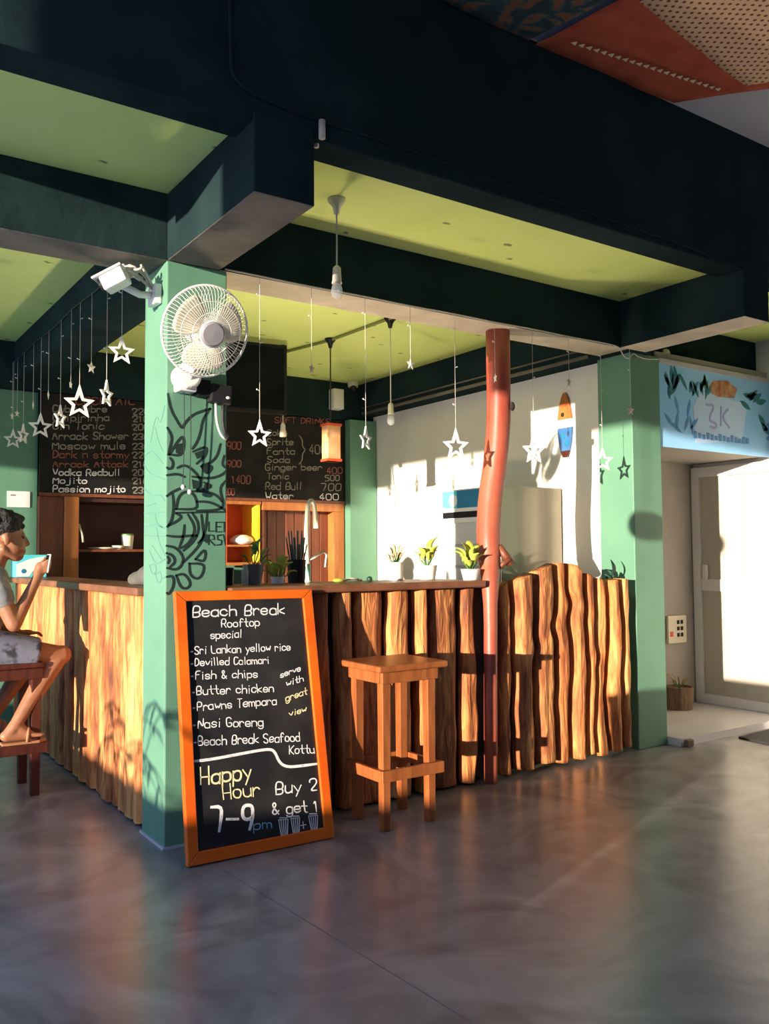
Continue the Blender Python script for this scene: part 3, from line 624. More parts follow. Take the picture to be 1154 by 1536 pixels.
# ================================================================== BAR STOOLS
def bar_stool(x0, y0, x1, y1, h, m, label, inset=0.06, lw=0.052):
    cx, cy = (x0 + x1) / 2, (y0 + y1) / 2
    t = thing('bar_stool', label, 'stool', (cx, cy, 0))
    MB().box((x0, y0, h - 0.03), (x1, y1, h)).build('seat', m, t, bevel=0.008)
    a0, b0, a1, b1 = x0 + inset, y0 + inset, x1 - inset, y1 - inset
    for sx, sy in ((a0, b0), (a1, b0), (a0, b1), (a1, b1)):
        MB().bar((sx, sy, 0), (sx, sy, h - 0.03), lw * 0.86, lw * 0.86, (0, 1, 0), (lw, lw)).build('leg', m, t, bevel=0.004)
    ap = 0.024
    for (p, q) in (((a0 - 0.03, b0 - ap, 0), (a1 + 0.03, b0 - ap, 0)), ((a0 - 0.03, b1 + ap, 0), (a1 + 0.03, b1 + ap, 0))):
        MB().box((p[0], p[1] - 0.011, h - 0.085), (q[0], p[1] + 0.011, h - 0.031)).build('apron', m, t, bevel=0.003)
    for xx in (a0 - ap, a1 + ap):
        MB().box((xx - 0.011, b0 - 0.012, h - 0.085), (xx + 0.011, b1 + 0.012, h - 0.031)).build('apron', m, t, bevel=0.003)
    e = lw / 2 + 0.011
    for yy in (b0 - e, b1 + e):
        MB().box((a0 - 0.04, yy - 0.011, 0.225), (a1 + 0.055, yy + 0.011, 0.277)).build('foot_rail', m, t, bevel=0.003)
    for xx in (a0 - e, a1 + e):
        MB().box((xx - 0.011, b0 - e, 0.225), (xx + 0.011, b1 + e, 0.277)).build('foot_rail', m, t, bevel=0.003)
    return t
bar_stool(0.842, -0.405, 1.235, -0.045, 0.748, M['stool'], 'orange-brown wooden bar stool in front of the bark slab counter', inset=0.068, lw=0.047)
bar_stool(-0.66, 1.19, -0.22, 1.56, 0.695, M['stool_dark'], 'dark red wooden bar stool the man sits on', inset=0.035)

# ================================================================== WALL FAN
FC = Vector((0.068, -0.27, 2.183)); FN = Vector((0.02, -0.95, -0.36)).normalized(); FR = 0.188
fu = Vector((1, 0, 0)); fu = (fu - FN * fu.dot(FN)).normalized(); fv = FN.cross(fu)
fan = thing('wall_fan', 'white oscillating wall fan fixed high on the mural column', 'fan', (0.075, 0.0, 2.0))
mb = MB(); mb.lathe([(0.046, 0.0), (0.056, 0.012), (0.058, 0.08), (0.05, 0.10)], (0.07, -0.001, 2.03), (0, -1, 0), 20); mb.box((0.03, -0.07, 1.965), (0.115, -0.002, 2.06))
mb.build('wall_bracket', M['white_plastic'], fan, bevel=0.008)
mb = MB(); mb.tube(smoothed([(0.07, -0.06, 2.0), (0.072, -0.11, 2.06), (0.085, -0.13, 2.14), (0.10, -0.15, 2.19)], 2), 0.026, 12); mb.build('neck', M['white_plastic'], fan, smooth=True)
mb = MB(); mb.lathe([(0.02, -0.16), (0.05, -0.15), (0.062, -0.10), (0.062, -0.05), (0.05, -0.03)], FC, FN, 24); mb.build('motor_housing', M['white_plastic'], fan, smooth=True)
def dome(r, fwd): return fwd * math.sqrt(max(0.0, 1 - (r / FR) ** 2.6))
def cage(sign, depth):
    mb = MB()
    for k in range(72):
        a = 2 * PI * k / 72; d = fu * math.cos(a) + fv * math.sin(a)
        pts = [FC + d * r + FN * (sign * dome(r, depth)) for r in (0.048, 0.075, 0.10, 0.125, 0.15, 0.168, 0.178, FR)]
        mb.tube(pts, 0.0011, 4, caps=False)
    for r in (0.085, 0.13):
        mb.tube([FC + (fu * math.cos(a) + fv * math.sin(a)) * r + FN * (sign * dome(r, depth)) for a in [2 * PI * q / 40 for q in range(40)]], 0.0014, 5, closed=True)
    return mb
cage(1, 0.075).build('front_grille', M['wire_white'], fan, smooth=True)
cage(-1, 0.05).build('rear_grille', M['wire_white'], fan, smooth=True)
mb = MB(); mb.tube([FC + (fu * math.cos(a) + fv * math.sin(a)) * FR for a in [2 * PI * q / 56 for q in range(56)]], 0.0055, 8, closed=True); mb.build('rim', M['white_plastic'], fan, smooth=True)
mb = MB(); mb.lathe([(0.052, 0.0), (0.052, 0.012), (0.044, 0.018), (0.0, 0.02)], FC + FN * 0.066, FN, 28, cap1=False); mb.build('hub_badge', M['grey_plastic'], fan, smooth=False)
mb = MB(); mb.tube([FC + FN * 0.072 + (fu * math.cos(a) + fv * math.sin(a)) * 0.052 for a in [2 * PI * q / 32 for q in range(32)]], 0.005, 8, closed=True); mb.build('hub_ring', M['white_plastic'], fan, smooth=True)
for k in range(3):
    a0 = 2 * PI * k / 3 + 0.5; mb = MB(); n1, n2 = 8, 10
    for i in range(n1 + 1):
        r = 0.03 + 0.128 * i / n1; wdt = (0.45 + 0.55 * math.sin(PI * (0.15 + 0.7 * i / n1))) * 0.92
        for j in range(n2 + 1):
            a = a0 + (j / n2 - 0.5) * 1.75 * wdt
            mb.v.append(tuple(FC + (fu * math.cos(a) + fv * math.sin(a)) * r + FN * (0.02 + (j / n2 - 0.5) * 0.035)))
    for i in range(n1):
        for j in range(n2): q = i * (n2 + 1) + j; mb.face((q, q + 1, q + n2 + 2, q + n2 + 1))
    o = mb.build('blade', M['blade'], fan, smooth=True); sm = o.modifiers.new('solid', 'SOLIDIFY'); sm.thickness = 0.003
mb = MB(); mb.lathe([(0.0, 0.0), (0.035, 0.0), (0.035, 0.04), (0.02, 0.05)], FC, FN, 20, cap0=False); mb.build('blade_hub', M['cream_plastic'], fan, smooth=True)
for x, z, bz in ((0.064, 1.97, 1.555), (0.094, 1.965, 1.535)):
    mb = MB(); mb.tube([(x, -0.045, z), (x + 0.004, -0.04, (z + bz) / 2), (x, -0.035, bz)], 0.0018, 6); c_ = mb.build('pull_cord', M['cord_dark'], fan)
    mb = MB(); mb.ball((x, -0.035, bz - 0.006), 0.009, (1, 1, 1.3)); mb.build('bead', M['white_plastic'], c_, smooth=True)

# black adapter box with hanging lead beside the fan
ab = thing('adapter_box', 'black power box on mural column under the fan, leads hanging from it', 'electrical box', (0.2, 0.0, 1.95))
MB().box((0.125, -0.045, 1.955), (0.19, -0.002, 2.03)).build('socket', M['black_plastic'], ab, bevel=0.004)
MB().box((0.185, -0.06, 1.93), (0.286, -0.002, 2.015), Matrix.Rotation(0.08, 3, 'Y'), (0.23, -0.03, 1.97)).build('casing', M['black_plastic'], ab, bevel=0.008)
mb = MB(); mb.tube(smoothed([(0.255, -0.03, 1.94), (0.25, -0.03, 1.86), (0.262, -0.03, 1.80), (0.28, -0.02, 1.785)], 2), 0.009, 8); mb.build('lead', M['cord_dark'], ab, smooth=True)
mb = MB(); mb.tube(smoothed([(0.222, -0.02, 1.935), (0.228, -0.015, 1.85), (0.25, -0.015, 1.79), (0.278, -0.01, 1.775)], 2), 0.006, 8); mb.build('lead', M['white_plastic'], ab, smooth=True)
mb = MB(); mb.ball((0.262, -0.065, 1.955), 0.01, (1, 0.7, 0.7)); mb.build('button', M['white_plastic'], ab, smooth=True)

# security camera on its arm
sc2 = thing('security_camera', 'white bullet security camera on a bracket beside the column top', 'camera', (-0.12, 0.06, 2.40))
Rb = Matrix.Rotation(math.radians(-38), 3, 'Z') @ Matrix.Rotation(math.radians(-26), 3, 'Y')
MB().box((-0.275, -0.010, 2.40), (-0.165, 0.07, 2.475), Rb, (-0.21, 0.03, 2.44)).build('body', M['white_plastic'], sc2, bevel=0.012)
MB().box((-0.30, -0.018, 2.467), (-0.16, 0.078, 2.478), Rb, (-0.21, 0.03, 2.44)).build('sun_shield', M['white_plastic'], sc2, bevel=0.004)
mb = MB(); mb.lathe([(0.032, 0.0), (0.032, 0.012)], Vector((-0.21, 0.03, 2.44)) + Rb @ Vector((-0.065, 0, -0.002)), Rb @ Vector((-1, 0, 0)), 18); mb.build('lens', M['black_plastic'], sc2)
mb = MB(); mb.tube([(-0.185, 0.06, 2.425), (-0.09, 0.09, 2.405), (-0.015, 0.10, 2.415)], 0.016, 10); mb.build('arm', M['white_plastic'], sc2, smooth=True)
MB().box((-0.035, 0.055, 2.37), (-0.001, 0.15, 2.46)).build('mount_plate', M['white_plastic'], sc2, bevel=0.006)
mb = MB()
for k in range(5):
    rg = random.Random(k); pts = [(-0.16 + 0.02 * k, 0.05 + 0.01 * k, 2.48)]
    for q in range(6): pts.append((-0.17 + rg.uniform(-0.03, 0.10), 0.05 + rg.uniform(-0.03, 0.05), 2.49 + rg.uniform(-0.03, 0.045)))
    pts.append((-0.02, 0.09, 2.43)); mb.tube(smoothed(pts, 2), 0.006, 6)
mb.build('cable_bundle', M['cord_pale'], sc2, smooth=True)

# ================================================================== STAR CURTAINS
def star_outline(R, r):
    return [((R if k % 2 == 0 else r) * math.sin(PI * k / 5), (R if k % 2 == 0 else r) * math.cos(PI * k / 5)) for k in range(10)]
def hanging_star(x, y, z, width, top, label, group, kind='open', yaw=0.0, m='star', beads=True, drop=None):
    R = width / 1.9
    t = thing('hanging_star', label, 'star ornament', (x, y, z), group)
    ca, sa = math.cos(yaw), math.sin(yaw)
    def P(a, b, d): return (x + a * ca + d * sa, y + a * sa - d * ca, z + b)
    o1 = star_outline(R, R * 0.46); mb = MB(); th = max(0.006, R * 0.16)
    if kind == 'open':
        o1[0] = (0, R * 1.25); o2 = star_outline(R * 0.60, R * 0.28)
        k = len(mb.v)
        for d in (-th / 2, th / 2):
            for a, b in o1 + o2: mb.v.append(P(a, b, d))
        for i in range(10):
            j = (i + 1) % 10
            mb.face((i, j, 10 + j, 10 + i)); mb.face((20 + j, 20 + i, 30 + i, 30 + j)); mb.face((j, i, 20 + i, 20 + j)); mb.face((10 + i, 10 + j, 30 + j, 30 + i))
        zt = z + R * 1.25
    else:
        k = len(mb.v)
        for a, b in o1: mb.v.append(P(a, b, 0))
        mb.v.append(P(0, 0, th)); mb.v.append(P(0, 0, -th))
        for i in range(10): j = (i + 1) % 10; mb.face((i, j, 10)); mb.face((j, i, 11))
        zt = z + R
    mb.build('star_frame' if kind == 'open' else 'star_body', M[m], t)
    mb = MB(); mb.tube([(x, y, zt - 0.004), (x, y, top)], 0.0013, 6); c_ = mb.build('cord', M['cord_pale'], t)
    if beads:
        n = max(1, int((top - zt) / 0.2))
        for k in range(n):
            mb = MB()
            zz = zt + (top - zt) * (k + 0.6) / n; sg = 1 if k % 2 else -1
            mb.tube([(x, y, zz), (x + sg * 0.012, y, zz + 0.004)], 0.0022, 5); mb.ball((x + sg * 0.014, y, zz + 0.005), 0.0042, n=8)
            mb.build('light_bead', M['star'], c_)
    return t
GF = 'star lights hanging over the front counter'
FS = [(0.444, 1.805, 0.114, 'open', -0.1, 'star', 'large open white star hanging beside the column over the chalkboard'),
      (0.722, 2.150, 0.055, 'solid', 0.5, 'star_pink', 'small pinkish solid star against the lime ceiling near the television'),
      (1.033, 1.826, 0.105, 'open', 0.42, 'star', 'narrow open white star turned edge-on before the back corner column'),
      (1.316, 2.243, 0.064, 'solid', 0.2, 'star', 'small solid white star against the corner of the lime ceiling'),
      (1.615, 1.830, 0.150, 'open', -0.25, 'star', 'large open star hanging just above the drinks fridge'),
      (1.905, 2.235, 0.058, 'solid', 1.2, 'star', 'small solid star turned edge-on beside the red post'),
      (2.196, 1.842, 0.155, 'open', -0.15, 'star', 'large open white star between the red post and the surfboard'),
      (2.497, 2.275, 0.072, 'solid', 0.3, 'star_gold', 'small pale gold star hanging above the surfboard'),
      (2.778, 1.815, 0.135, 'open', -0.5, 'star', 'large open white star in front of the sunlit plain column'),
      (3.050, 2.155, 0.072, 'solid', 0.0, 'star_pink', 'small pinkish star against the shaded top of the plain column')]
for x, z, wd, kd, yw, m, lb in FS: hanging_star(x, -0.012, z, wd, 2.552, lb, GF, kd, yw, m)
GL = 'star lights hanging over the side counter'
LS = [(0.581, 2.255, 0.126, 'open', -0.1, 'large open white star hanging under the security camera, first of its row'),
      (0.826, 2.080, 0.120, 'open', 0.75, 'narrow open star, second in the row from the security camera'),
      (1.106, 2.275, 0.070, 'solid', 0.6, 'small solid white star, third in the row from the security camera'),
      (1.336, 2.110, 0.168, 'open', 0.0, 'large open star in front of the cocktail heading, fourth from the camera'),
      (1.524, 2.252, 0.055, 'solid', 1.0, 'small solid star, fifth in the row from the security camera'),
      (1.757, 2.085, 0.125, 'open', 0.75, 'narrow open star, sixth in the row from the security camera'),
      (2.060, 2.275, 0.070, 'solid', 1.3, 'thin edge-on small star, seventh in the row from the security camera'),
      (2.263, 2.095, 0.150, 'open', 0.0, 'large open star, eighth in the row from the security camera'),
      (2.478, 2.272, 0.070, 'solid', 1.3, 'thin edge-on small star, ninth in the row from the security camera'),
      (2.771, 2.102, 0.125, 'open', 0.8, 'narrow open star, tenth in the row from the security camera'),
      (2.980, 2.285, 0.055, 'solid', 0.7, 'small solid star, eleventh in the row, before the green wall'),
      (3.110, 2.108, 0.13, 'open', 0.0, 'open star near the photo edge, twelfth of the side row, lower of the two there'),
      (3.150, 2.288, 0.060, 'solid', 0.9, 'small solid star at the far end of the side row, upper of the two there')]
for y, z, wd, kd, yw, lb in LS: hanging_star(-0.014, y, z, wd, 2.69, lb, GL, kd, yw)
mb = MB(); mb.tube([(-0.012, 0.3 + 0.2 * k, 2.688 + 0.008 * math.sin(k * 1.3)) for k in range(15)], 0.004, 6)
tag(mb.build('light_string_wire', M['cord_dark'], smooth=True), 'dark wire along the side beam carrying the row of stars', 'wire')
mb = MB(); mb.tube(smoothed([(0.27, -0.012, 2.556)] + [(0.4 + 0.3 * k, -0.012, 2.556 - 0.004 * (k % 2)) for k in range(9)] + [(2.95, -0.02, 2.55), (3.0, 0.0, 2.50), (3.08, 0.015, 2.49), (3.125, 0.02, 2.545), (3.17, 0.02, 2.52), (3.26, 0.022, 2.515), (3.38, 0.022, 2.53)], 2), 0.004, 6)
tag(mb.build('light_string_wire', M['cord_pale'], smooth=True), 'pale wire of the star lights looping at the top of the plain column', 'wire')

# ================================================================== PENDANTS, CABLES, TV
def pendant(x, y, zb, label, rosette='white', holder='bulb'):
    t = thing('pendant_light', label, 'lamp', (x, y, ZC), None)
    mr_ = M['cream_plastic'] if rosette == 'white' else M['black_plastic']
    mb = MB(); mb.lathe([(0.042, 0.0), (0.040, -0.012), (0.02, -0.035), (0.012, -0.07)], (x, y, ZC), (0, 0, 1), 20); mb.build('ceiling_rose', mr_, t, smooth=True)
    if holder == 'bulb':
        mb = MB(); mb.tube([(x, y, ZC - 0.06), (x, y, zb + 0.12)], 0.004, 8); mb.build('cord', M['cord_pale'], t)
        mb = MB(); mb.lathe([(0.008, 0.13), (0.018, 0.12), (0.021, 0.06), (0.024, 0.05)], (x, y, zb), (0, 0, 1), 16); mb.build('lamp_holder', M['cream_plastic'], t, smooth=True)
        mb = MB(); mb.lathe([(0.018, 0.05), (0.024, 0.03), (0.027, 0.01), (0.022, -0.012), (0.008, -0.022), (0.0, -0.023)], (x, y, zb), (0, 0, 1), 16, cap1=False); mb.build('bulb', M['glass'], t, smooth=True)
    return t
pendant(0.655, -0.36, 2.415, 'pendant bulb hanging from the front ceiling bay by the stub beam')
pendant(1.975, 1.115, 2.14, 'pendant bulb with black rose hanging before the white wall corner', 'black')
pb = pendant(1.925, 1.82, 2.0, 'pendant lamp with glowing-orange rectangular shade before the menu board', 'black', None)
mb = MB(); mb.tube([(1.925, 1.82, ZC - 0.06), (1.925, 1.82, 2.21)], 0.005, 8); mb.build('cord', M['cord_dark'], pb)
pb['label'] = 'pendant lamp with orange rectangular shade hanging before the menu board'
MB().box((1.873, 1.775, 1.935), (1.985, 1.865, 2.212)).build('lamp_shade', mat('orange_paper_shade', (0.62, 0.24, 0.09), 0.7, color2=(0.72, 0.45, 0.24), scale=5), pb, bevel=0.006)
for z in (1.935, 2.195): MB().box((1.867, 1.769, z), (1.991, 1.871, z + 0.018)).build('shade_rim', M['cab_red'], pb)
mb = MB(); t4 = thing('pendant_light', 'small bare lamp holder hanging below the television', 'lamp', (1.73, 2.2, ZC))
mb.lathe([(0.03, 0.0), (0.012, -0.05)], (1.73, 2.2, ZC), (0, 0, 1), 14); mb.build('ceiling_rose', M['black_plastic'], t4)
mb = MB(); mb.tube([(1.73, 2.2, ZC - 0.04), (1.73, 2.2, 2.25)], 0.004, 8); mb.build('cord', M['cord_pale'], t4)
mb = MB(); mb.lathe([(0.008, 0.11), (0.018, 0.09), (0.02, 0.05), (0.024, 0.045), (0.026, 0.0), (0.0, -0.004)], (1.73, 2.2, 2.15), (0, 0, 1), 14, cap1=False); mb.build('lamp_holder', M['cream_plastic'], t4, smooth=True)

mb = MB(); mb.tube([(1.80, 2.75, ZC - 0.012), (1.825, 2.3, ZC - 0.012), (1.925, 1.82, ZC - 0.012), (1.955, 1.11, ZC - 0.012), (1.985, 0.3, ZC - 0.012)], 0.011, 8)
tag(mb.build('ceiling_conduit', mat('olive_conduit', (0.20, 0.22, 0.05), 0.6, color2=(0.24, 0.26, 0.07), scale=5), smooth=True), 'olive cable pipe across the lime ceiling linking two lamps', 'pipe')
mb = MB(); mb.tube(smoothed([(-0.10, -0.866, 3.58), (-0.09, -0.866, 3.0), (-0.08, -0.866, 2.935), (0.02, -0.868, 2.90), (0.26, -0.866, 2.885), (0.52, -0.866, 2.89), (1.3, -0.866, 2.868), (2.3, -0.866, 2.85), (2.66, -0.866, 2.84), (2.73, -0.868, 2.80)], 2), 0.007, 6)
tag(mb.build('beam_cable', M['beam'], smooth=True), 'dark painted cable running along the bottom of the front beam', 'cable')
mb = MB(); mb.tube([(0.278, -0.83, 2.80), (0.278, -0.83, 2.90)], 0.012, 8); mb.tube([(0.278, -0.875, 2.815), (0.278, -0.875, 2.885)], 0.013, 10)
tag(mb.build('conduit_stub', M['cord_pale'], smooth=True), 'short pale pipe end at the corner of the stub beam', 'pipe')

mb = MB(); mb.tube([(3.04, 0.32, 2.565), (3.04, 3.10, 2.565)], 0.014, 8); mb.tube([(3.036, 0.32, 2.615), (3.036, 3.10, 2.615)], 0.007, 6)
tag(mb.build('wall_pipe', M['beam_under_dark'], smooth=True), 'thin brown pipe along the bottom of the dark beam over the white wall', 'pipe')
tv = thing('television', 'flat black television hanging from the ceiling behind the mural column', 'television', (1.34, 2.03, 2.28))
Rt = Matrix.Rotation(math.radians(-7), 3, 'Z'); tcn = (1.66, 2.0, 2.55)
MB().box((0.86, 2.0, 2.285), (1.66, 2.05, 2.80), Rt, tcn).build('casing', M['black_plastic'], tv, bevel=0.006)
MB().box((0.885, 1.996, 2.315), (1.635, 2.002, 2.775), Rt, tcn).build('screen', M['screen'], tv)
MB().box((1.20, 2.05, 2.50), (1.30, 2.12, ZC), Rt, tcn).build('ceiling_bracket', M['black_plastic'], tv)
mb = MB(); mb.tube(smoothed([(1.10, 2.10, 2.29), (1.13, 2.1, 2.1), (1.22, 2.1, 1.98), (1.18, 2.1, 1.85)], 2), 0.006, 6); mb.build('cable', M['cord_dark'], tv)

bx = thing('speaker', 'small white box speaker in the back corner under the ceiling', 'speaker', (2.74, 3.08, 2.57))
MB().box((2.69, 3.04, 2.575), (2.80, 3.13, 2.76)).build('casing', M['white_plastic'], bx, bevel=0.006)
MB().box((2.73, 3.13, 2.65), (2.76, 3.16, 2.68)).build('wall_bracket', M['black_plastic'], bx)
bx2 = thing('dome_camera', 'small white camera tucked in the back ceiling corner', 'camera', (2.93, 3.10, ZC))
mb = MB(); mb.lathe([(0.05, 0), (0.05, -0.03), (0.045, -0.05)], (2.93, 3.09, ZC), (0, 0, 1), 18); mb.build('mount', M['cream_plastic'], bx2)
mb = MB(); mb.ball((2.92, 3.07, ZC - 0.06), 0.032); mb.build('lens', M['black_plastic'], bx2, smooth=True)

# ================================================================== MENU BOARDS
M1= [('COCKTAIL', 0.449, 2.423, 0.907, 2.464, 0.058, 'r'), ('Cuba Libre', 0.281, 2.349, 0.686, 2.385, 0.053, 'g'), ('Caipirinha', 0.282, 2.282, 0.705, 2.317, 0.053, 'g'), ('Gin Tonic', 0.283, 2.218, 0.666, 2.248, 0.057, 'g'), ('Arrack Shower', 0.28, 2.14, 0.856, 2.181, 0.057, 'g'), ('Moscow mule', 0.281, 2.066, 0.835, 2.10, 0.056, 'g'), ('Dark n stormy', 0.285, 2.0, 0.865, 2.033, 0.056, 'r'), ('Arrack Attack', 0.286, 1.929, 0.858, 1.959, 0.05, 'r'), ('Vodka Redbull', 0.287, 1.866, 0.792, 1.889, 0.049, 'w'), ('Mojito', 0.287, 1.805, 0.538, 1.816, 0.046, 'w'), ('Passion mojito', 0.288, 1.74, 0.837, 1.759, 0.050, 'w'), ('2200', 0.892, 2.384, 1.074, 2.4, 0.049, 'g'), ('2100', 0.893, 2.325, 1.075, 2.339, 0.048, 'g'), ('2000', 0.893, 2.258, 1.075, 2.271, 0.048, 'g'), ('2300', 0.894, 2.18, 1.076, 2.192, 0.048, 'g'), ('2300', 0.894, 2.102, 1.076, 2.113, 0.048, 'g'), ('2200', 0.895, 2.035, 1.076, 2.045, 0.048, 'g'), ('2100', 0.895, 1.961, 1.077, 1.97, 0.048, 'g'), ('2000', 0.896, 1.894, 1.077, 1.902, 0.048, 'g'), ('2100', 0.896, 1.827, 1.078, 1.835, 0.048, 'g'), ('2300', 0.897, 1.75, 1.078, 1.756, 0.048, 'g')]  # lowest lines in brighter chalk: sun patch painted into the text
M2= [('SOFT DRINKS', 2.165, 2.422, 2.729, 2.452, 0.050, 'r'), ('Coke', 2.089, 2.299, 2.285, 2.313, 0.053, 'g'), ('Sprite', 2.089, 2.217, 2.345, 2.234, 0.058, 'g'), ('Fanta', 2.089, 2.134, 2.362, 2.151, 0.058, 'g'), ('Soda', 2.089, 2.062, 2.312, 2.074, 0.053, 'g'), ('Ginger beer', 2.073, 1.993, 2.64, 2.021, 0.058, 'g'), ('Tonic', 2.089, 1.917, 2.3, 1.926, 0.053, 'g'), ('Red Bull', 2.073, 1.824, 2.428, 1.837, 0.063, 'g'), ('Water', 2.073, 1.743, 2.344, 1.751, 0.057, 'w'), ('400', 2.508, 2.164, 2.687, 2.175, 0.08, 'g'), ('400', 2.692, 1.993, 2.863, 2.001, 0.056, 'r'), ('500', 2.68, 1.927, 2.827, 1.934, 0.051, 'g'), ('700', 2.633, 1.835, 2.844, 1.843, 0.065, 'g'), ('400', 2.61, 1.749, 2.82, 1.755, 0.055, 'w'), ('900', 1.705, 2.154, 1.837, 2.162, 0.066, 'r'), ('900', 1.705, 2.003, 1.837, 2.01, 0.057, 'r'), ('1400', 1.756, 1.865, 1.926, 1.871, 0.07, 'r'), ('1200', 1.665, 1.763, 1.776, 1.767, 0.056, 'r'), ('}', 2.406, 2.089, 2.474, 2.093, 0.228, 'g')]  # bottom line whitened to stand for the sun patch
def menu(x0, x1, z0, z1, lines, label):
    t = thing('menu_board', label, 'menu board', ((x0 + x1) / 2, 3.19, z0))
    MB().box((x0, 3.181, z0), (x1, 3.215, z1)).build('board_panel', M['menu'], t, bevel=0.003)
    MB().box((x0, 3.174, z0 - 0.012), (x1, 3.19, z0 + 0.012)).build('bottom_trim', M['cab_brown'], t)
    pl = (Vector((0, 3.1805, 0)), Vector((1, 0, 0)), Vector((0, 0, 1)), Vector((0, -1, 0)))
    for tx, a, b, c, d, h, k in [wd_ for ln in lines for wd_ in words_on(ln)]:
        mb = MB(); lettering(mb, tx, (a, b), (c, d), h, pl, 0.0085, 0.03); mb.build('lettering', M['chalk_' + k], t)
    return t
menu(0.19, 1.36, 1.722, 2.495, M1, 'black cocktail menu board with price column, left of the mural column')
menu(1.38, 2.895, 1.732, 2.495, M2, 'black soft drinks menu board between mural column and back corner')

# ================================================================== BACK BAR CABINETS
cl = thing('back_bar_cabinet', 'dark open back bar cabinet with one shelf below the cocktail board', 'cabinet', (0.8, 3.4, 0))
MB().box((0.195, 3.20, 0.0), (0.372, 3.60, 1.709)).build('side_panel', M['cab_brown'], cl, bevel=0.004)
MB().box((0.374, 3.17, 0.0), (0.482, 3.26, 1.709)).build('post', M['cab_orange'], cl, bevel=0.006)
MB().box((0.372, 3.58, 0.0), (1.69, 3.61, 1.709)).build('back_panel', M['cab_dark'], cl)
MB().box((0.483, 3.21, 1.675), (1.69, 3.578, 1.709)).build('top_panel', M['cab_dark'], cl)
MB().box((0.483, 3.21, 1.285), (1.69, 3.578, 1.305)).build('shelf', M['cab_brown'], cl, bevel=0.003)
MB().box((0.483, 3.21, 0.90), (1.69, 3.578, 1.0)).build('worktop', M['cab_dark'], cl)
cr_ = thing('open_shelf_box', 'small red and yellow shelf box right beside the mural column', 'shelf', (1.86, 3.35, 1.16))
MB().box((1.70, 3.20, 1.19), (1.72, 3.52, 1.72)).build('side_panel', M['cab_red'], cr_)
MB().box((2.0, 3.20, 1.19), (2.03, 3.52, 1.72)).build('side_panel', M['cab_yellow'], cr_)
MB().box((1.72, 3.50, 1.19), (2.0, 3.52, 1.72)).build('back_panel', M['cab_red'], cr_)
MB().box((1.70, 3.19, 1.69), (2.035, 3.52, 1.72)).build('top_panel', M['cab_orange'], cr_)
MB().box((1.72, 3.20, 1.325), (2.0, 3.50, 1.342)).build('shelf', M['cab_orange'], cr_)
MB().box((1.70, 3.19, 1.165), (2.035, 3.52, 1.19)).build('bottom_panel', M['cab_orange'], cr_)
wp = thing('wooden_panel_screen', 'reddish plank panel in a lit orange frame below the soft drinks board', 'panel', (2.45, 3.28, 0))
mb = MB()
for k in range(8): mb.box((2.06 + 0.09 * k, 3.30 - 0.004 * (k % 2), 0.0), (2.147 + 0.09 * k, 3.34, 1.66))
mb.build('planks', M['cab_brown'], wp, bevel=0.004)
MB().box((2.05, 3.19, 1.645), (2.89, 3.30, 1.73)).build('top_rail', M['cab_orange'], wp, bevel=0.005)
MB().box((2.775, 3.19, 0.0), (2.89, 3.30, 1.645)).build('post', M['cab_orange'], wp, bevel=0.005)
MB().box((2.05, 3.21, 0.0), (2.075, 3.30, 1.645)).build('stile', M['cab_brown'], wp)
# things on shelves
cu = thing('paper_cup', 'pale paper cup on the shelf below the cocktail board', 'cup', (0.905, 3.32, 1.305))
mb = MB(); mb.lathe([(0.04, 0.0), (0.052, 0.115), (0.048, 0.115), (0.037, 0.008)], (0.905, 3.32, 1.306), (0, 0, 1), 20, cap1=True); mb.build('cup_body', M['cream_plastic'], cu, smooth=False)
mb = MB(); mb.lathe([(0.053, 0.112), (0.053, 0.122), (0.046, 0.126)], (0.905, 3.32, 1.306), (0, 0, 1), 20); mb.build('lid', M['leaf'], cu)
mb = MB(); mb.lathe([(0.10, 0), (0.13, 0.012), (0.125, 0.016), (0.0, 0.008)], (0.72, 3.34, 1.306), (0, 0, 1), 24, cap1=False); tag(mb.build('plate', M['cream_plastic'], smooth=True), 'flat pale plate on the dark cabinet shelf', 'plate')
mb = MB(); mb.lathe([(0.035, 0), (0.055, 0.03), (0.05, 0.03), (0.03, 0.008), (0.0, 0.006)], (0.82, 3.28, 1.306), (0, 0, 1), 20, cap1=False); tag(mb.build('bowl', M['cream_plastic'], smooth=True), 'small pale bowl beside the paper cup on the shelf', 'bowl')
mb = MB(); mb.lathe([(0.06, 0), (0.11, 0.03), (0.10, 0.055), (0.05, 0.085), (0.0, 0.09)], (1.90, 3.30, 1.343), (0, 0, 1), 24, cap1=False); tag(mb.build('bowl', M['pot_white'], smooth=True), 'white upturned bowl on the red shelf box', 'bowl')
ph = thing('hanging_cable', 'thin white cable hanging from post of the dark cabinet', 'cable', (0.49, 3.19, 1.4))
mb = MB(); mb.tube(smoothed([(0.487, 3.19, 1.50), (0.495, 3.185, 1.46), (0.51, 3.18, 1.42), (0.515, 3.18, 1.36)], 2), 0.008, 8); mb.build('cable', M['cream_plastic'], ph, smooth=True)

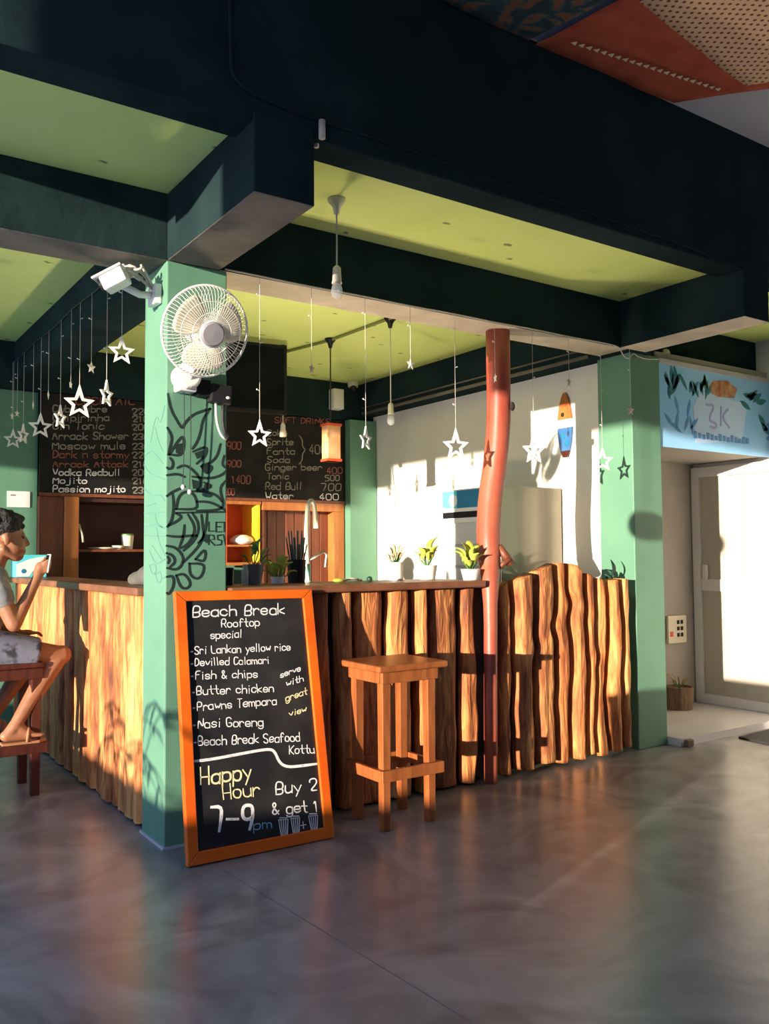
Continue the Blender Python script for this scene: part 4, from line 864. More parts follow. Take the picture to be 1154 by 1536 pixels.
# notice on the green wall, carton on the side counter
pn = thing('paper_notice', 'white paper notice stuck to green wall above the man', 'notice', (0.057, 3.248, 1.62))
MB().box((-0.022, 3.243, 1.622), (0.138, 3.249, 1.742)).build('sheet', M['paper'], pn)
MB().box((0.0, 3.2415, 1.705), (0.035, 3.2435, 1.718)).build('printed_mark', M['grey_plastic'], pn)
ct = thing('drinks_carton', 'cyan and white carton standing on the side counter behind the man', 'box', (0.07, 2.98, 1.106))
MB().box((-0.028, 2.86, 1.1065), (0.175, 3.06, 1.265)).build('carton', M['header_cyan'], ct, bevel=0.003)
mb = MB(); mb.prism([(-0.028, 2.8585, 1.112), (0.055, 2.8585, 1.112), (0.165, 2.8585, 1.255), (0.06, 2.8585, 1.235), (-0.028, 2.8585, 1.20)], (0, 0.001, 0)); mb.build('printed_wave', M['paper'], ct)
mb = MB(); mb.lathe([(0.016, 0), (0.016, 0.001)], (0.02, 2.858, 1.15), (0, -1, 0), 18); mb.build('printed_dot', M['header_blue'], ct)
gc = MB()
gc.ball((0.16, 0.62, 1.14), 0.09, (0.9, 1.3, 0.8)); gc.ball((0.20, 0.56, 1.17), 0.065, (0.9, 1.0, 1.1)); gc.ball((0.12, 0.70, 1.13), 0.06, (1, 1, 0.75))
gc.v = [(a, b, max(c, 1.1065)) for a, b, c in gc.v]
tag(gc.build('dish_cloth', M['cloth_grey'], remesh=0.012, smoothmod=4), 'crumpled grey cloth heaped on the side counter beside the mural column', 'cloth')
mb = MB(); mb.lathe([(0.016, 0), (0.017, 0.15), (0.012, 0.19), (0.012, 0.21)], (0.10, 0.40, 1.1065), (0, 0, 1), 16); tag(mb.build('squeeze_bottle', M['cream_plastic'], smooth=True), 'slim pale bottle on side counter against the mural column', 'bottle')

# ================================================================== FRIDGE
fr = thing('drinks_fridge', 'tall grey-sided drinks fridge with blue header against the white wall', 'fridge', (2.88, 1.03, 0))
MB().box((2.60, 0.725, 0.0), (3.18, 1.335, 1.712)).build('cabinet', M['fridge_side'], fr, bevel=0.008)
MB().box((2.578, 0.73, 1.548), (2.60, 1.33, 1.705)).build('header_panel', M['paper'], fr, bevel=0.003)
MB().box((2.5755, 0.86, 1.575), (2.5785, 1.16, 1.70)).build('header_print', M['header_blue'], fr)
mb = MB(); mb.prism([(2.5755, 1.16, 1.575), (2.5755, 1.325, 1.585), (2.5755, 1.325, 1.70), (2.5755, 1.16, 1.70)], (0.002, 0, 0)); mb.build('header_print', M['header_cyan'], fr)
mb = MB(); mb.lathe([(0.045, 0), (0.045, 0.002)], (2.575, 1.20, 1.63), (-1, 0, 0), 24); mb.build('header_emblem', M['paper'], fr)
mb = MB()
for a, b in (((2.575, 0.735, 0.12), (2.60, 0.785, 1.535)), ((2.575, 1.275, 0.12), (2.60, 1.325, 1.535)), ((2.575, 0.785, 1.47), (2.60, 1.275, 1.535)), ((2.575, 0.785, 0.12), (2.60, 1.275, 0.19))): mb.box(a, b)
d_ = mb.build('door', M['white_plastic'], fr, bevel=0.003)
MB().box((2.573, 0.74, 1.505), (2.5755, 1.32, 1.548)).build('vent_grille', M['black_plastic'], fr)
MB().box((2.582, 0.785, 0.19), (2.588, 1.275, 1.47)).build('glass_pane', M['glass'], d_)
MB().box((2.592, 0.785, 0.19), (2.5995, 1.275, 1.47)).build('inner_wall', M['paper'], d_)
for z in (1.15, 1.30): MB().box((2.5885, 0.79, z), (2.5925, 1.27, z + 0.02)).build('wire_shelf', M['grey_plastic'], d_)

# surfboard on the white wall
sb = thing('surfboard_ornament', 'small painted wooden surfboard hung on the white wall by the plain column', 'ornament', (3.19, 0.685, 1.93))
def surf_pts(z0, z1):
    pts = []
    n = 14
    for k in range(n + 1):
        z = z0 + (z1 - z0) * k / n; u = (z - 1.93) / 0.46
        wdt = 0.068 * (max(0.0, math.sin(PI * min(1, max(0, u * 0.94 + 0.05)))) ** 0.6)
        pts.append((0.685 + wdt, z))
    for k in range(n, -1, -1):
        z = z0 + (z1 - z0) * k / n; u = (z - 1.93) / 0.46
        wdt = 0.068 * (max(0.0, math.sin(PI * min(1, max(0, u * 0.94 + 0.05)))) ** 0.6)
        pts.append((0.685 - wdt, z))
    return [(3.196, a, b) for a, b in pts]
for z0, z1, m, nm in ((1.93, 1.975, 'stool_dark', 'tail'), (1.9755, 2.14, 'sea', 'painted_sea'), (2.1405, 2.20, 'paper', 'painted_band'), (2.2005, 2.39, 'cab_orange', 'painted_nose')):
    mb = MB(); mb.prism(surf_pts(z0, z1), (-0.016, 0, 0)); mb.build(nm, M[m], sb)
for a, b, r, m in ((0.70, 2.08, 0.022, 'header_blue'), (0.665, 2.03, 0.026, 'header_blue'), (0.675, 2.30, 0.014, 'cab_red'), (0.70, 2.235, 0.016, 'void')):
    mb = MB(); mb.lathe([(r, 0), (r, 0.002)], (3.1795, a, b), (-1, 0, 0), 16); mb.build('painted_spot', M[m], sb)

# ================================================================== THINGS ON THE FRONT COUNTER
ZT = 1.106
def leaf(mb, base, tip, wdt, sag=0.2, n=6):
    base = Vector(base); tip = Vector(tip); d = tip - base; side = d.cross(Vector((0, 0, 1)))
    if side.length < 1e-4: side = Vector((1, 0, 0))
    side.normalize(); up = side.cross(d).normalized(); k = len(mb.v)
    for i in range(n + 1):
        t = i / n; c = base + d * t + up * (sag * d.length * math.sin(PI * t)) ; w_ = wdt * math.sin(PI * min(0.98, 0.08 + 0.92 * t)) ** 0.8
        mb.v += [tuple(c - side * w_ / 2 + up * w_ * 0.15), tuple(c - up * 0.002), tuple(c + side * w_ / 2 + up * w_ * 0.15)]
    for i in range(n):
        a = k + 3 * i
        for q in (0, 1): mb.face((a + q, a + q + 1, a + q + 4, a + q + 3))
def plant(name, label, x, y, z, pot, pot_m, leaves, leaf_m, stems=True):
    t = thing(name, label, 'plant', (x, y, z))
    if pot:
        r0, r1, h = pot
        mb = MB(); mb.lathe([(r0, 0.0), (r1, h), (r1 * 0.9, h), (r1 * 0.85, h - 0.015), (0.0, h - 0.015)], (x, y, z), (0, 0, 1), 22, cap1=False); mb.build('pot', M[pot_m], t, smooth=False)
        h0 = h - 0.015
    else: h0 = 0
    mb = MB(); ms = MB()
    for (dx, dy, dz, w_, l) in leaves:
        b = Vector((x, y, z + h0)); e = Vector((x + dx, y + dy, z + dz)); q = b.lerp(e, 0.55)
        ms.tube([b, q], 0.003, 5); leaf(mb, q, e + (e - b) * 0.15 * l, w_)
    o = mb.build('foliage', M[leaf_m], t, smooth=True); sm = o.modifiers.new('s', 'SOLIDIFY'); sm.thickness = 0.0015
    ms.build('stems', M['leaf'], t)
    return t
rg = random.Random(3)
def burst(n, r, h0, h1, w_):
    out = []
    for k in range(n):
        a = 2 * PI * k / n + rg.uniform(-0.3, 0.3); out.append((r * math.cos(a) * rg.uniform(0.5, 1.0), r * math.sin(a) * rg.uniform(0.5, 1.0), rg.uniform(h0, h1), w_ * rg.uniform(0.7, 1.2), 1))
    return out
plant('potted_plant', 'green leaved plant in a dark grey pot on the counter by the column', 0.545, 0.26, ZT, (0.038, 0.052, 0.10), 'pot_grey', [(0.05, 0, 0.22, 0.03, 1), (0.03, 0.03, 0.20, 0.03, 1), (-0.02, 0, 0.18, 0.028, 1), (0.085, 0.0, 0.17, 0.03, 1), (0.07, -0.03, 0.14, 0.03, 1), (-0.06, 0.01, 0.14, 0.026, 1), (0.10, 0.02, 0.11, 0.03, 1)], 'leaf')
plant('potted_plant', 'low yellow-green leafy plant beside the dark grey pot', 0.70, 0.30, ZT, (0.03, 0.036, 0.035), 'pot_white', burst(14, 0.09, 0.05, 0.13, 0.045), 'leaf_yellow')
plant('potted_plant', 'yellow-green plant in white pot right beside the red post', 1.76, 0.05, ZT, (0.04, 0.055, 0.06), 'pot_white', burst(14, 0.09, 0.10, 0.20, 0.05) + [(0.03, -0.03, 0.16, 0.05, 1)], 'leaf_yellow')
plant('potted_plant', 'pale leafed plant in rounded white pot before the drinks fridge', 1.68, 0.34, ZT, (0.045, 0.058, 0.08), 'pot_white', burst(12, 0.08, 0.13, 0.24, 0.045), 'leaf_yellow')
plant('dried_plant', 'dry brown sprig in a white jar against the sunlit wall', 1.46, 0.34, ZT, (0.04, 0.042, 0.10), 'pot_white', burst(14, 0.07, 0.13, 0.19, 0.014), 'leaf_dry')
# black tumbler, clear jar, straw holder, hose, small bits
mb = MB(); mb.lathe([(0.022, 0), (0.026, 0.085), (0.022, 0.085), (0.02, 0.01)], (0.42, 0.28, ZT), (0, 0, 1), 16); tag(mb.build('tumbler', M['black_plastic'], smooth=False), 'small black tumbler on counter between mural column and grey pot', 'cup')
mb = MB(); mb.lathe([(0.016, 0), (0.018, 0.06), (0.012, 0.085), (0.012, 0.10)], (0.47, 0.20, ZT), (0, 0, 1), 16); tag(mb.build('glass_bottle', M['glass'], smooth=True), 'small clear bottle before the dark grey pot', 'bottle')
sh = thing('straw_holder', 'dark cup of black straws standing by the tap hose', 'holder', (0.84, 0.36, ZT))
mb = MB(); mb.lathe([(0.045, 0), (0.05, 0.12), (0.045, 0.12), (0.042, 0.01)], (0.84, 0.36, ZT), (0, 0, 1), 18); mb.build('cup_body', M['black_plastic'], sh)
for k in range(16):
    a = 2 * PI * k / 16; r = 0.032 if k % 2 else 0.018
    mb = MB(); mb.tube([(0.84 + r * math.cos(a) * 0.6, 0.36 + r * math.sin(a) * 0.6, ZT + 0.02), (0.84 + r * 1.7 * math.cos(a), 0.36 + r * 1.7 * math.sin(a), ZT + 0.20 + 0.035 * (k % 3))], 0.004, 6); mb.build('straw', M['leaf_dark'] if k % 3 else M['cord_dark'], sh)
hs = thing('tap', 'tall gooseneck tap with white hose and green base on the counter', 'tap', (1.055, 0.62, 0))
mb = MB(); mb.tube(smoothed([(1.055, 0.62, 1.05), (1.045, 0.62, 1.34), (1.052, 0.62, 1.52), (1.075, 0.62, 1.565), (1.10, 0.62, 1.52), (1.105, 0.62, 1.40)], 3), 0.014, 10); mb.build('hose', M['cream_plastic'], hs, smooth=True)
mb = MB(); mb.tube([(1.055, 0.62, 0.95), (1.053, 0.62, 1.20)], [0.02, 0.016], 12); mb.build('base', mat('mint_plastic', (0.25, 0.62, 0.50), 0.4, color2=(0.3, 0.68, 0.55), scale=4), hs, smooth=True)
mb = MB(); mb.tube([(1.06, 0.62, 1.22), (1.145, 0.60, 1.27), (1.165, 0.60, 1.25), (1.155, 0.60, 1.18)], 0.008, 8); mb.build('lever', M['steel'], hs, smooth=True)
sk = thing('sink_unit', 'low sink cabinet behind the counter carrying the gooseneck tap', 'sink', (1.1, 0.62, 0))
MB().box((0.80, 0.50, 0.0), (1.40, 0.74, 0.94)).build('cabinet', M['cab_dark'], sk)
MB().box((0.79, 0.49, 0.94), (1.41, 0.75, 0.955)).build('basin_top', M['steel'], sk)
mb = MB(); mb.ball((1.0, 0.2, ZT + 0.012), 0.022, (1.6, 1, 0.55)); tag(mb.build('sponge', M['leaf_yellow'], smooth=True), 'small pale sponge on the counter in front of the tap', 'sponge')
mb = MB(); mb.tube(smoothed([(1.04, 0.24, ZT + 0.008), (1.10, 0.22, ZT + 0.02), (1.17, 0.25, ZT + 0.008)], 2), 0.007, 8); tag(mb.build('opener', M['cream_plastic'], smooth=True), 'short cream opener lying on the counter behind the stool', 'tool')
mb = MB(); mb.ball((1.19, 0.20, ZT + 0.014), 0.016); tag(mb.build('lime_fruit', M['leaf_dark'], smooth=True), 'small dark lime on the counter before the corner column', 'fruit')
plant('fence_sprig', 'dark green sprig growing over the end of the slab fence', 2.945, 0.085, 0.99, None, None, [(0.0, 0, 0.19, 0.035, 1), (-0.05, 0.0, 0.11, 0.05, 1), (0.035, 0.0, 0.09, 0.045, 1), (-0.02, 0.0, 0.13, 0.05, 1), (0.015, -0.01, 0.12, 0.045, 1)], 'leaf_dark')

# ================================================================== PASSAGE: banner, meter box, pot, mat
bn = thing('banner_sign', 'light blue banner with leaf print and food photo over the passage', 'sign', (4.06, 0.05, 1.95))
MB().box((3.42, 0.052, 1.955), (4.715, 0.062, 2.535)).build('vinyl', M['banner'], bn)
MB().box((3.42, 0.045, 2.515), (4.715, 0.07, 2.55)).build('top_batten', M['grey_ceiling'], bn)
def bpoly(pts, m, nm, d=0.0):
    mb = MB(); mb.prism([(x, 0.0505 - d, z) for x, z in pts], (0, 0.0012, 0)); return mb.build(nm, M[m], bn)
bpoly([(3.80, 2.0), (4.35, 2.06), (4.42, 2.33), (3.86, 2.37), (3.78, 2.25)], 'banner_pale', 'printed_field')
def bleaf(x, z, a, L, w_, m):
    pts = []
    for k in range(9):
        t = k / 8; pts.append((t * L, w_ / 2 * math.sin(PI * t)))
    for k in range(7, 0, -1):
        t = k / 8; pts.append((t * L, -w_ / 2 * math.sin(PI * t)))
    ca, sa = math.cos(a), math.sin(a)
    bpoly([(x + p * ca - q * sa, z + p * sa + q * ca) for p, q in pts], m, 'printed_leaf', 0.0006)
rg = random.Random(11)
for k in range(9): bleaf(3.56 + rg.uniform(-0.05, 0.06), 2.34 + rg.uniform(-0.06, 0.05), rg.uniform(0.8, 2.4), rg.uniform(0.10, 0.18), 0.035, 'banner_teal')
for k in range(10): bleaf(3.72 + 0.025 * k, 2.33 + rg.uniform(-0.02, 0.03), rg.uniform(0.9, 2.2), rg.uniform(0.08, 0.15), 0.03, 'banner_teal')
for k in range(4): bleaf(3.86 + 0.03 * k, 2.39, 0.8 + 0.4 * k, 0.11, 0.03, 'banner_green')
bpoly([(3.92, 2.39), (4.02, 2.46), (4.18, 2.48), (4.30, 2.43), (4.26, 2.36), (4.06, 2.35)], 'banner_food', 'printed_food', 0.0004)
for k in range(6): bleaf(4.33 + 0.04 * k, 2.36 + rg.uniform(-0.02, 0.06), rg.uniform(-0.5, 1.2), 0.14, 0.045, 'banner_teal')
for k in range(4): bleaf(4.56 + 0.03 * k, 2.27 - 0.06 * k, rg.uniform(-1.2, 0.6), 0.13, 0.05, 'banner_teal' if k < 2 else 'banner_mid')
for k in range(8): bleaf(3.56 + 0.03 * k, 2.06 + rg.uniform(-0.02, 0.16), rg.uniform(0.6, 2.6), 0.13, 0.03, 'banner_mid')
mb = MB()
for st_ in ([(3.93, 2.28), (4.03, 2.29), (3.94, 2.17), (4.04, 2.16), (4.03, 2.12), (3.97, 2.13)], [(4.10, 2.28), (4.09, 2.15)], [(4.18, 2.27), (4.10, 2.21), (4.19, 2.14)]):
    mb.ribbon(smoothed([Vector((x, 0.049, z)) for x, z in st_], 2), 0.016, (0, -1, 0))
mb.build('printed_script', M['lavender'], bn)
mb = MB()
for k in range(14): mb.box((3.78 + 0.047 * k, 0.0492, 2.035 + 0.003 * (k % 2)), (3.815 + 0.047 * k, 0.0508, 2.085 - 0.008 * (k % 3)))
mb.build('printed_caption', M['banner_mid'], bn)

mt = thing('socket_panel', 'cream electrical socket panel low on the passage wall', 'electrical box', (4.44, 0.735, 0.53))
MB().box((4.325, 0.715, 0.535), (4.55, 0.739, 0.752)).build('panel', M['cream_plastic'], mt, bevel=0.005)
for k in range(6): MB().box((4.43 + 0.045 * (k % 2), 0.7125, 0.585 + 0.05 * (k // 2)), (4.46 + 0.045 * (k % 2), 0.716, 0.615 + 0.05 * (k // 2))).build('switch', M['black_plastic'], mt)
MB().box((4.345, 0.7125, 0.59), (4.38, 0.716, 0.63)).build('indicator', M['cab_red'], mt)
plant('potted_plant', 'brown woven pot of short dry stems beside the passage door', 4.31, 0.62, 0.051, (0.095, 0.11, 0.17), 'basket', burst(12, 0.09, 0.19, 0.25, 0.012), 'leaf_dry')
mb = MB(); mb.prism([(3.93, -0.13, 0.001), (3.91, -0.37, 0.001), (4.70, -0.62, 0.001), (4.70, -0.09, 0.001)], (0, 0, 0.012)); tag(mb.build('door_mat', M['mat_dark']), 'dark rubber mat on the floor in front of the pale step', 'mat')
mb = MB(); mb.box((3.43, -0.098, 0.001), (3.50, -0.065, 0.045)); tag(mb.build('stone_chip', M['basket'], bevel=0.008), 'small brown stone lying at the step beside the plain column', 'stone')
mb = MB(); mb.lathe([(0.035, 0), (0.035, 0.02), (0.03, 0.028)], (3.62, 0.157, 2.62), (0, -1, 0), 16); tag(mb.build('round_light', M['white_plastic'], smooth=True), 'small pale round lamp on dark beam above the banner', 'lamp')

# ---- unseen terrace things, added for the shadows they cast on the bar
ch = thing('shadow_chest', 'unseen low wooden chest added to shade the side counter', 'chest', (-1.35, 1.65, 0))  # added to shade the side counter behind the stool
MB().box((-1.55, 1.12, 0), (-1.15, 2.6, 0.72)).build('body', M['stool_dark'], ch, bevel=0.006)
MB().box((-1.57, 1.10, 0.721), (-1.13, 2.62, 0.76)).build('lid', M['stool_dark'], ch, bevel=0.006)
gl = thing('shadow_globe', 'unseen hanging globe added to cast a round shadow on the plain column', 'lamp', (-2.2, -1.90, 1.74))  # added for its round shadow on the plain column
mb = MB(); mb.ball((-2.2, -1.90, 1.845), 0.095, n=20); mb.build('shade', M['paper'], gl, smooth=True)
mb = MB(); mb.tube([(-2.2, -1.90, 1.93), (-2.2, -1.90, 3.585)], 0.003, 6); mb.build('cord', M['cord_dark'], gl)
pbx = thing('shadow_box', 'unseen waist-high box added to shade the foot of the plain column', 'planter', (-2.22, -2.08, 0))  # added to darken the foot of the plain column
MB().box((-2.42, -2.33, 0), (-2.02, -1.835, 0.74)).build('body', M['stool'], pbx, bevel=0.006)
MB().box((-2.44, -2.35, 0.741), (-2.00, -1.83, 0.785)).build('rim', M['stool'], pbx, bevel=0.006)
pm = thing('shadow_palm', 'unseen drooping palm added to cast dappled shadows on the bar', 'plant', (-4.0, -1.0, 0))  # added for dappled shadows on the mural column and planks
mb = MB(); mb.lathe([(0.14, 0), (0.19, 0.32), (0.17, 0.32), (0.16, 0.28), (0, 0.28)], (-4.0, -1.0, 0), (0, 0, 1), 22, cap1=False); mb.build('pot', M['basket'], pm)
rg = random.Random(21)
for k in range(7):
    a = 2 * PI * k / 7 + rg.uniform(-0.2, 0.2); L = rg.uniform(0.55, 0.85); mb = MB(); pts = []
    for q in range(11):
        t = q / 10; pts.append(Vector((-4.0 + math.cos(a) * L * t, -1.0 + math.sin(a) * L * t, 0.28 + 1.5 * t - 0.95 * t * t * (1.0 + 0.3 * (k % 3)))))
    mb.tube(pts, 0.006, 5)
    for q in range(3, 11, 2):
        d = (pts[q] - pts[q - 1]).normalized(); sd = d.cross(Vector((0, 0, 1))).normalized()
        for sg in (-1, 1): leaf(mb, pts[q], pts[q] + d * 0.10 + sd * (sg * 0.16) + Vector((0, 0, -0.13)), 0.030, 0.1, 4)
    o = mb.build('frond', M['leaf'], pm); o.modifiers.new('s', 'SOLIDIFY').thickness = 0.0012

# ================================================================== CLOTHS UNDER THE OUTER CEILING
def hung_cloth(name, label, quad, z, m, seed, borders=()):
    t = thing(name, label, 'cloth', (quad[0][0], quad[0][1], z))
    def P(u, v):
        a = Vector(quad[0]).lerp(Vector(quad[1]), u); b = Vector(quad[3]).lerp(Vector(quad[2]), u); q = a.lerp(b, v)
        return (q.x, q.y, z - 0.012 - 0.010 * noise.noise(Vector((q.x * 3, q.y * 3, seed))))
    def patch(u0, u1, v0, v1, mm, nm, dz=0.0, nu=24, nv=20):
        mb = MB()
        for j in range(nv + 1):
            for i in range(nu + 1):
                p = P(u0 + (u1 - u0) * i / nu, v0 + (v1 - v0) * j / nv); mb.v.append((p[0], p[1], p[2] - dz))
        for j in range(nv):
            for i in range(nu): q = j * (nu + 1) + i; mb.face((q, q + nu + 1, q + nu + 2, q + 1))
        o = mb.build(nm, M[mm], t, smooth=True); s = o.modifiers.new('s', 'SOLIDIFY'); s.thickness = 0.002
        return o
    patch(0, 1, 0, 1, m, 'fabric')
    for b in borders: patch(*b)
    return t
# the rust border runs beside the beam and along the far end, dots fill the middle
ck = hung_cloth('hanging_cloth', 'rust red cloth with dotted tan middle stretched under the outer ceiling', [(1.40, -0.875), (2.36, -0.90), (3.40, -2.20), (1.75, -3.0)], 3.57, 'rust', 1.0, [(0.06, 0.93, 0.225, 1.0, 'dots', 'dotted_panel', 0.004)])
mb = MB()
for k in range(22):
    x = 1.50 + 0.042 * k; y = -1.0 - 0.045 * 0 - 0.006 * k
    mb.prism([(x, y, 3.535), (x + 0.018, y - 0.02, 3.535), (x + 0.03, y + 0.004, 3.535)], (0, 0, 0.003))
mb.build('stitched_tufts', M['star_gold'], ck)
hung_cloth('hanging_cloth', 'dark teal batik cloth beside the rust red one under the outer ceiling', [(0.70, -0.875), (1.36, -0.875), (1.62, -2.2), (0.5, -2.2)], 3.575, 'batik', 5.0)

# ================================================================== SEATED MAN
man = None
mb = MB()
Y0 = 1.34
HC = Vector((-0.392, Y0, 1.352))
# head: skull, face, jaw, nose, lips, ear, neck
mb.ball(HC + Vector((-0.012, 0, 0.035)), 0.094, (1.08, 0.82, 1.0), 18)
mb.ball(HC + Vector((0.035, 0, -0.035)), 0.072, (0.9, 0.85, 1.15), 16)
mb.ball(HC + Vector((0.055, 0, -0.095)), 0.040, (1.0, 0.95, 0.8), 14)
mb.cap(HC + Vector((-0.02, 0.045, -0.06)), HC + Vector((0.05, 0.02, -0.105)), 0.022, 0.02); mb.cap(HC + Vector((-0.02, -0.045, -0.06)), HC + Vector((0.05, -0.02, -0.105)), 0.022, 0.02)
mb.cap(HC + Vector((0.092, 0, 0.012)), HC + Vector((0.112, 0, -0.03)), 0.010, 0.014)
mb.ball(HC + Vector((0.103, 0, -0.036)), 0.015, (0.9, 1.3, 0.7))
mb.ball(HC + Vector((0.093, 0, -0.064)), 0.013, (1, 1.8, 0.55)); mb.ball(HC + Vector((0.090, 0, -0.078)), 0.013, (1, 1.7, 0.6))
mb.ball(HC + Vector((0.080, 0, 0.022)), 0.02, (0.9, 2.2, 0.5))
for s in (-1, 1): mb.ball(HC + Vector((-0.008, s * 0.079, -0.01)), 0.026, (0.75, 0.35, 1.25))
mb.cap(HC + Vector((-0.03, 0, -0.08)), HC + Vector((-0.075, 0, -0.215)), 0.05, 0.056)
# torso, leaning a little forward
SH = Vector((-0.475, Y0, 1.135)); HP = Vector((-0.56, Y0, 0.79))
mb.cap(SH + Vector((0, 0.13, 0)), SH + Vector((0, -0.13, 0)), 0.065, 0.065)
mb.ball(SH.lerp(HP, 0.28), 0.155, (0.75, 1.12, 1.15), 16); mb.ball(SH.lerp(HP, 0.65), 0.14, (0.75, 1.05, 1.15), 16); mb.ball(HP, 0.145, (0.9, 1.15, 0.75), 16)
# near arm raised with a phone
sh_n = SH + Vector((0.0, -0.165, -0.01)); el_n = Vector((-0.385, 1.135, 0.905)); wr_n = Vector((-0.262, 1.195, 1.135))
mb.cap(sh_n, el_n, 0.05, 0.040); mb.cap(el_n, wr_n, 0.040, 0.026)
hn = Vector((-0.243, 1.212, 1.185))
mb.cap(wr_n, hn, 0.026, 0.030); mb.ball(hn, 0.038, (0.75, 0.85, 1.05))
for k, (ln, dz) in enumerate(((0.040, 0.034), (0.046, 0.016), (0.043, -0.003), (0.034, -0.020))):
    b = hn + Vector((0.012, -0.024, dz)); m1 = b + Vector((ln * 0.62, -0.008, 0.012)); m2 = m1 + Vector((0.012, 0.022, 0.006))
    mb.cap(b, m1, 0.0095, 0.0088, 8); mb.cap(m1, m2, 0.0088, 0.0075, 8)
tb = hn + Vector((0.0, 0.028, 0.005)); mb.cap(tb, tb + Vector((0.018, 0.012, 0.03)), 0.011, 0.010, 8); mb.cap(tb + Vector((0.018, 0.012, 0.03)), tb + Vector((0.036, 0.004, 0.055)), 0.010, 0.008, 8)
# far arm resting on the thigh
sh_f = SH + Vector((0.0, 0.165, -0.01)); el_f = Vector((-0.45, 1.57, 0.90)); wr_f = Vector((-0.30, 1.50, 0.84))
mb.cap(sh_f, el_f, 0.05, 0.040); mb.cap(el_f, wr_f, 0.040, 0.026)
hf = wr_f + Vector((0.05, -0.015, -0.01)); mb.ball(hf, 0.036, (1.1, 0.95, 0.5))
for k in range(4):
    b = hf + Vector((0.025, -0.026 + 0.017 * k, 0)); mb.cap(b, b + Vector((0.035 + 0.006 * (k in (1, 2)), 0, -0.004)), 0.009, 0.0085, 8); mb.cap(b + Vector((0.037, 0, -0.004)), b + Vector((0.056, 0, -0.022)), 0.0085, 0.007, 8)
mb.cap(hf + Vector((0.0, -0.03, 0)), hf + Vector((0.03, -0.05, -0.005)), 0.010, 0.008, 8)
# legs
def leg(hip, knee, ank, toe, heel):
    mb.cap(hip, knee, 0.083, 0.054); mb.ball(knee + Vector((0.012, 0, 0.004)), 0.052)
    calf = knee.lerp(ank, 0.32) + Vector((-0.012, 0, -0.008)); mb.cap(knee, calf, 0.050, 0.052); mb.cap(calf, ank, 0.052, 0.032)
    mb.ball(heel, 0.034, (1.1, 0.9, 0.9)); mb.cap(ank, heel, 0.034, 0.030)
    mid = heel.lerp(toe, 0.62); mb.cap(heel, mid, 0.030, 0.028); mb.cap(ank, mid, 0.032, 0.026)
    for k in range(5):
        o = Vector((0, -0.032 + 0.016 * k, 0)); mb.cap(mid + o * 0.8, toe + o + Vector((-0.006 * abs(k - 1), 0, 0)), 0.014, 0.010 + 0.003 * (k == 4), 8)
leg(Vector((-0.53, 1.26, 0.795)), Vector((-0.125, 1.265, 0.715)), Vector((-0.355, 1.215, 0.375)), Vector((-0.222, 1.21, 0.318)), Vector((-0.395, 1.215, 0.325)))
leg(Vector((-0.53, 1.43, 0.795)), Vector((-0.20, 1.50, 0.710)), Vector((-0.43, 1.475, 0.375)), Vector((-0.29, 1.47, 0.318)), Vector((-0.47, 1.475, 0.325)))
man = mb.build('person', M['skin'], origin=(-0.45, Y0, 0.278), remesh=0.0065, smoothmod=5)
tag(man, 'dark-haired seated man in grey shirt and printed shorts, raising a phone', 'person')
mb = MB()
mb.ball(HC + Vector((-0.022, 0, 0.058)), 0.100, (1.08, 0.86, 0.86), 18)
rg = random.Random(5)
for k in range(90):
    a = rg.uniform(0, 2 * PI); ph = rg.uniform(-0.1, PI / 2)
    d = Vector((math.cos(ph) * math.cos(a) * 1.08, math.cos(ph) * math.sin(a) * 0.86, math.sin(ph) * 0.88))
    p = HC + Vector((-0.022, 0, 0.058)) + d * 0.098
    if p.x > HC.x + 0.06 and p.z < HC.z + 0.06: continue
    mb.ball(p, rg.uniform(0.012, 0.02), n=8)
mb.ball(HC + Vector((0.045, 0, 0.105)), 0.045, (1.2, 1.3, 0.6)); mb.ball(HC + Vector((-0.065, 0, 0.0)), 0.055, (0.7, 1.1, 1.2))
mb.build('hair', M['hair'], man, remesh=0.006, smoothmod=1)
for s in (-1, 1):
    mb = MB(); mb.ball(HC + Vector((0.082, s * 0.030, 0.004)), 0.0115, (0.8, 1.1, 0.8)); mb.build('eye', M['eye'], man, smooth=True)
mb = MB()
mb.cap(SH + Vector((0, 0.135, 0.0)), SH + Vector((0, -0.135, 0.0)), 0.080, 0.080); mb.ball(SH + Vector((0.0, 0, 0.03)), 0.085, (0.95, 1.2, 0.7))
mb.ball(SH.lerp(HP, 0.28), 0.172, (0.78, 1.12, 1.15), 16); mb.ball(SH.lerp(HP, 0.65), 0.162, (0.78, 1.05, 1.15), 16); mb.ball(HP + Vector((0, 0, 0.04)), 0.165, (0.9, 1.12, 0.6), 16)
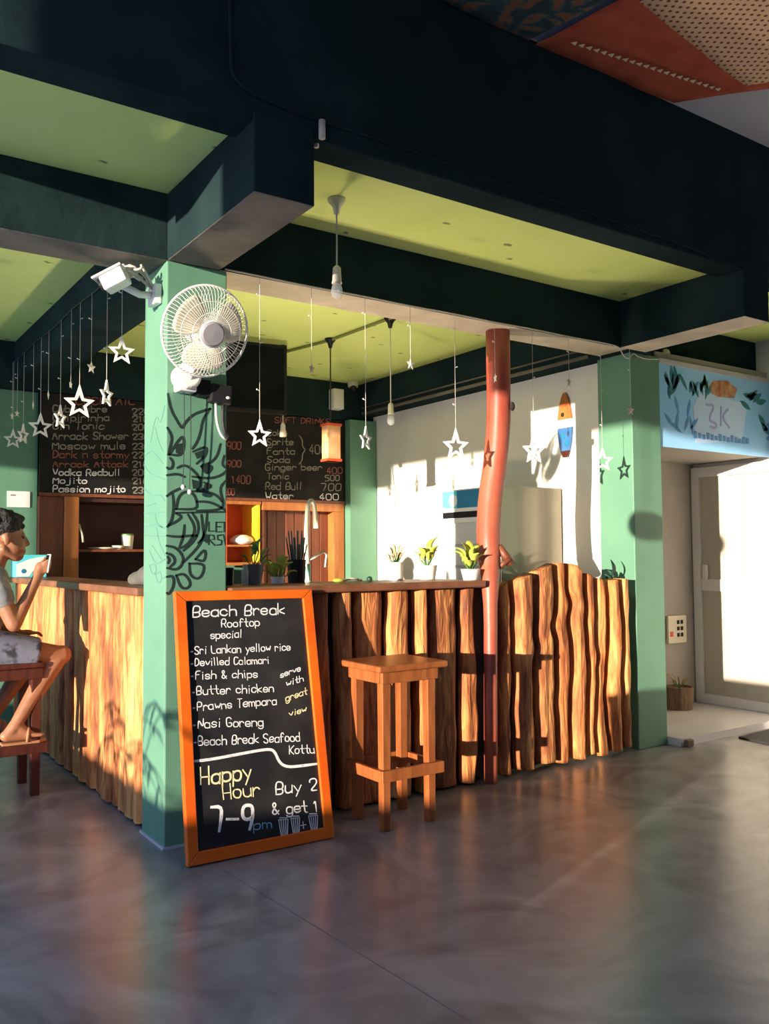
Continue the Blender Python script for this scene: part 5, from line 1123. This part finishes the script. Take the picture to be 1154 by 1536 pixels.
mb.cap(sh_n, sh_n.lerp(el_n, 0.42), 0.068, 0.062); mb.cap(sh_f, sh_f.lerp(el_f, 0.42), 0.068, 0.062)
mb.build('shirt', M['shirt'], man, remesh=0.010, smoothmod=4)
mb = MB()
mb.ball(HP + Vector((0, 0, -0.01)), 0.160, (0.92, 1.15, 0.62), 16)
h1, k1 = Vector((-0.53, 1.26, 0.795)), Vector((-0.125, 1.265, 0.715)); h2, k2 = Vector((-0.53, 1.43, 0.795)), Vector((-0.20, 1.50, 0.710))
mb.tube([h1, h1.lerp(k1, 0.72)], [0.10, 0.083], 16); mb.tube([h2, h2.lerp(k2, 0.74)], [0.10, 0.083], 16); mb.ball(h1, 0.1); mb.ball(h2, 0.1)
mb.build('shorts', M['shorts'], man, remesh=0.010, smoothmod=3)
for hx, tx, yy in ((-0.425, -0.205, 1.213), (-0.50, -0.275, 1.473)):
    mb = MB(); mb.prism([(hx, yy - 0.03, 0.279), (hx + 0.04, yy - 0.036, 0.279), (tx - 0.04, yy - 0.046, 0.279), (tx, yy - 0.02, 0.279), (tx, yy + 0.03, 0.279), (tx - 0.05, yy + 0.046, 0.279), (hx + 0.04, yy + 0.036, 0.279), (hx, yy + 0.03, 0.279)], (0, 0, 0.014))
    s_ = mb.build('sandal', M['sandal'], man, bevel=0.003)
    mb = MB(); mb.tube(smoothed([(tx - 0.10, yy - 0.042, 0.29), (tx - 0.09, yy - 0.03, 0.345), (tx - 0.085, yy, 0.362), (tx - 0.09, yy + 0.03, 0.345), (tx - 0.10, yy + 0.042, 0.29)], 2), 0.008, 6); mb.build('strap', M['sandal'], s_, smooth=True)
hp_ = thing('phone', 'pale phone held up in the seated man\'s hand', 'phone', (-0.205, 1.205, 1.20))
MB().box((-0.212, 1.172, 1.165), (-0.202, 1.238, 1.265), Matrix.Rotation(0.15, 3, 'Y'), (-0.207, 1.205, 1.2)).build('body', M['white_plastic'], hp_, bevel=0.004)
MB().box((-0.2135, 1.176, 1.17), (-0.2118, 1.234, 1.26), Matrix.Rotation(0.15, 3, 'Y'), (-0.207, 1.205, 1.2)).build('screen', M['screen'], hp_)
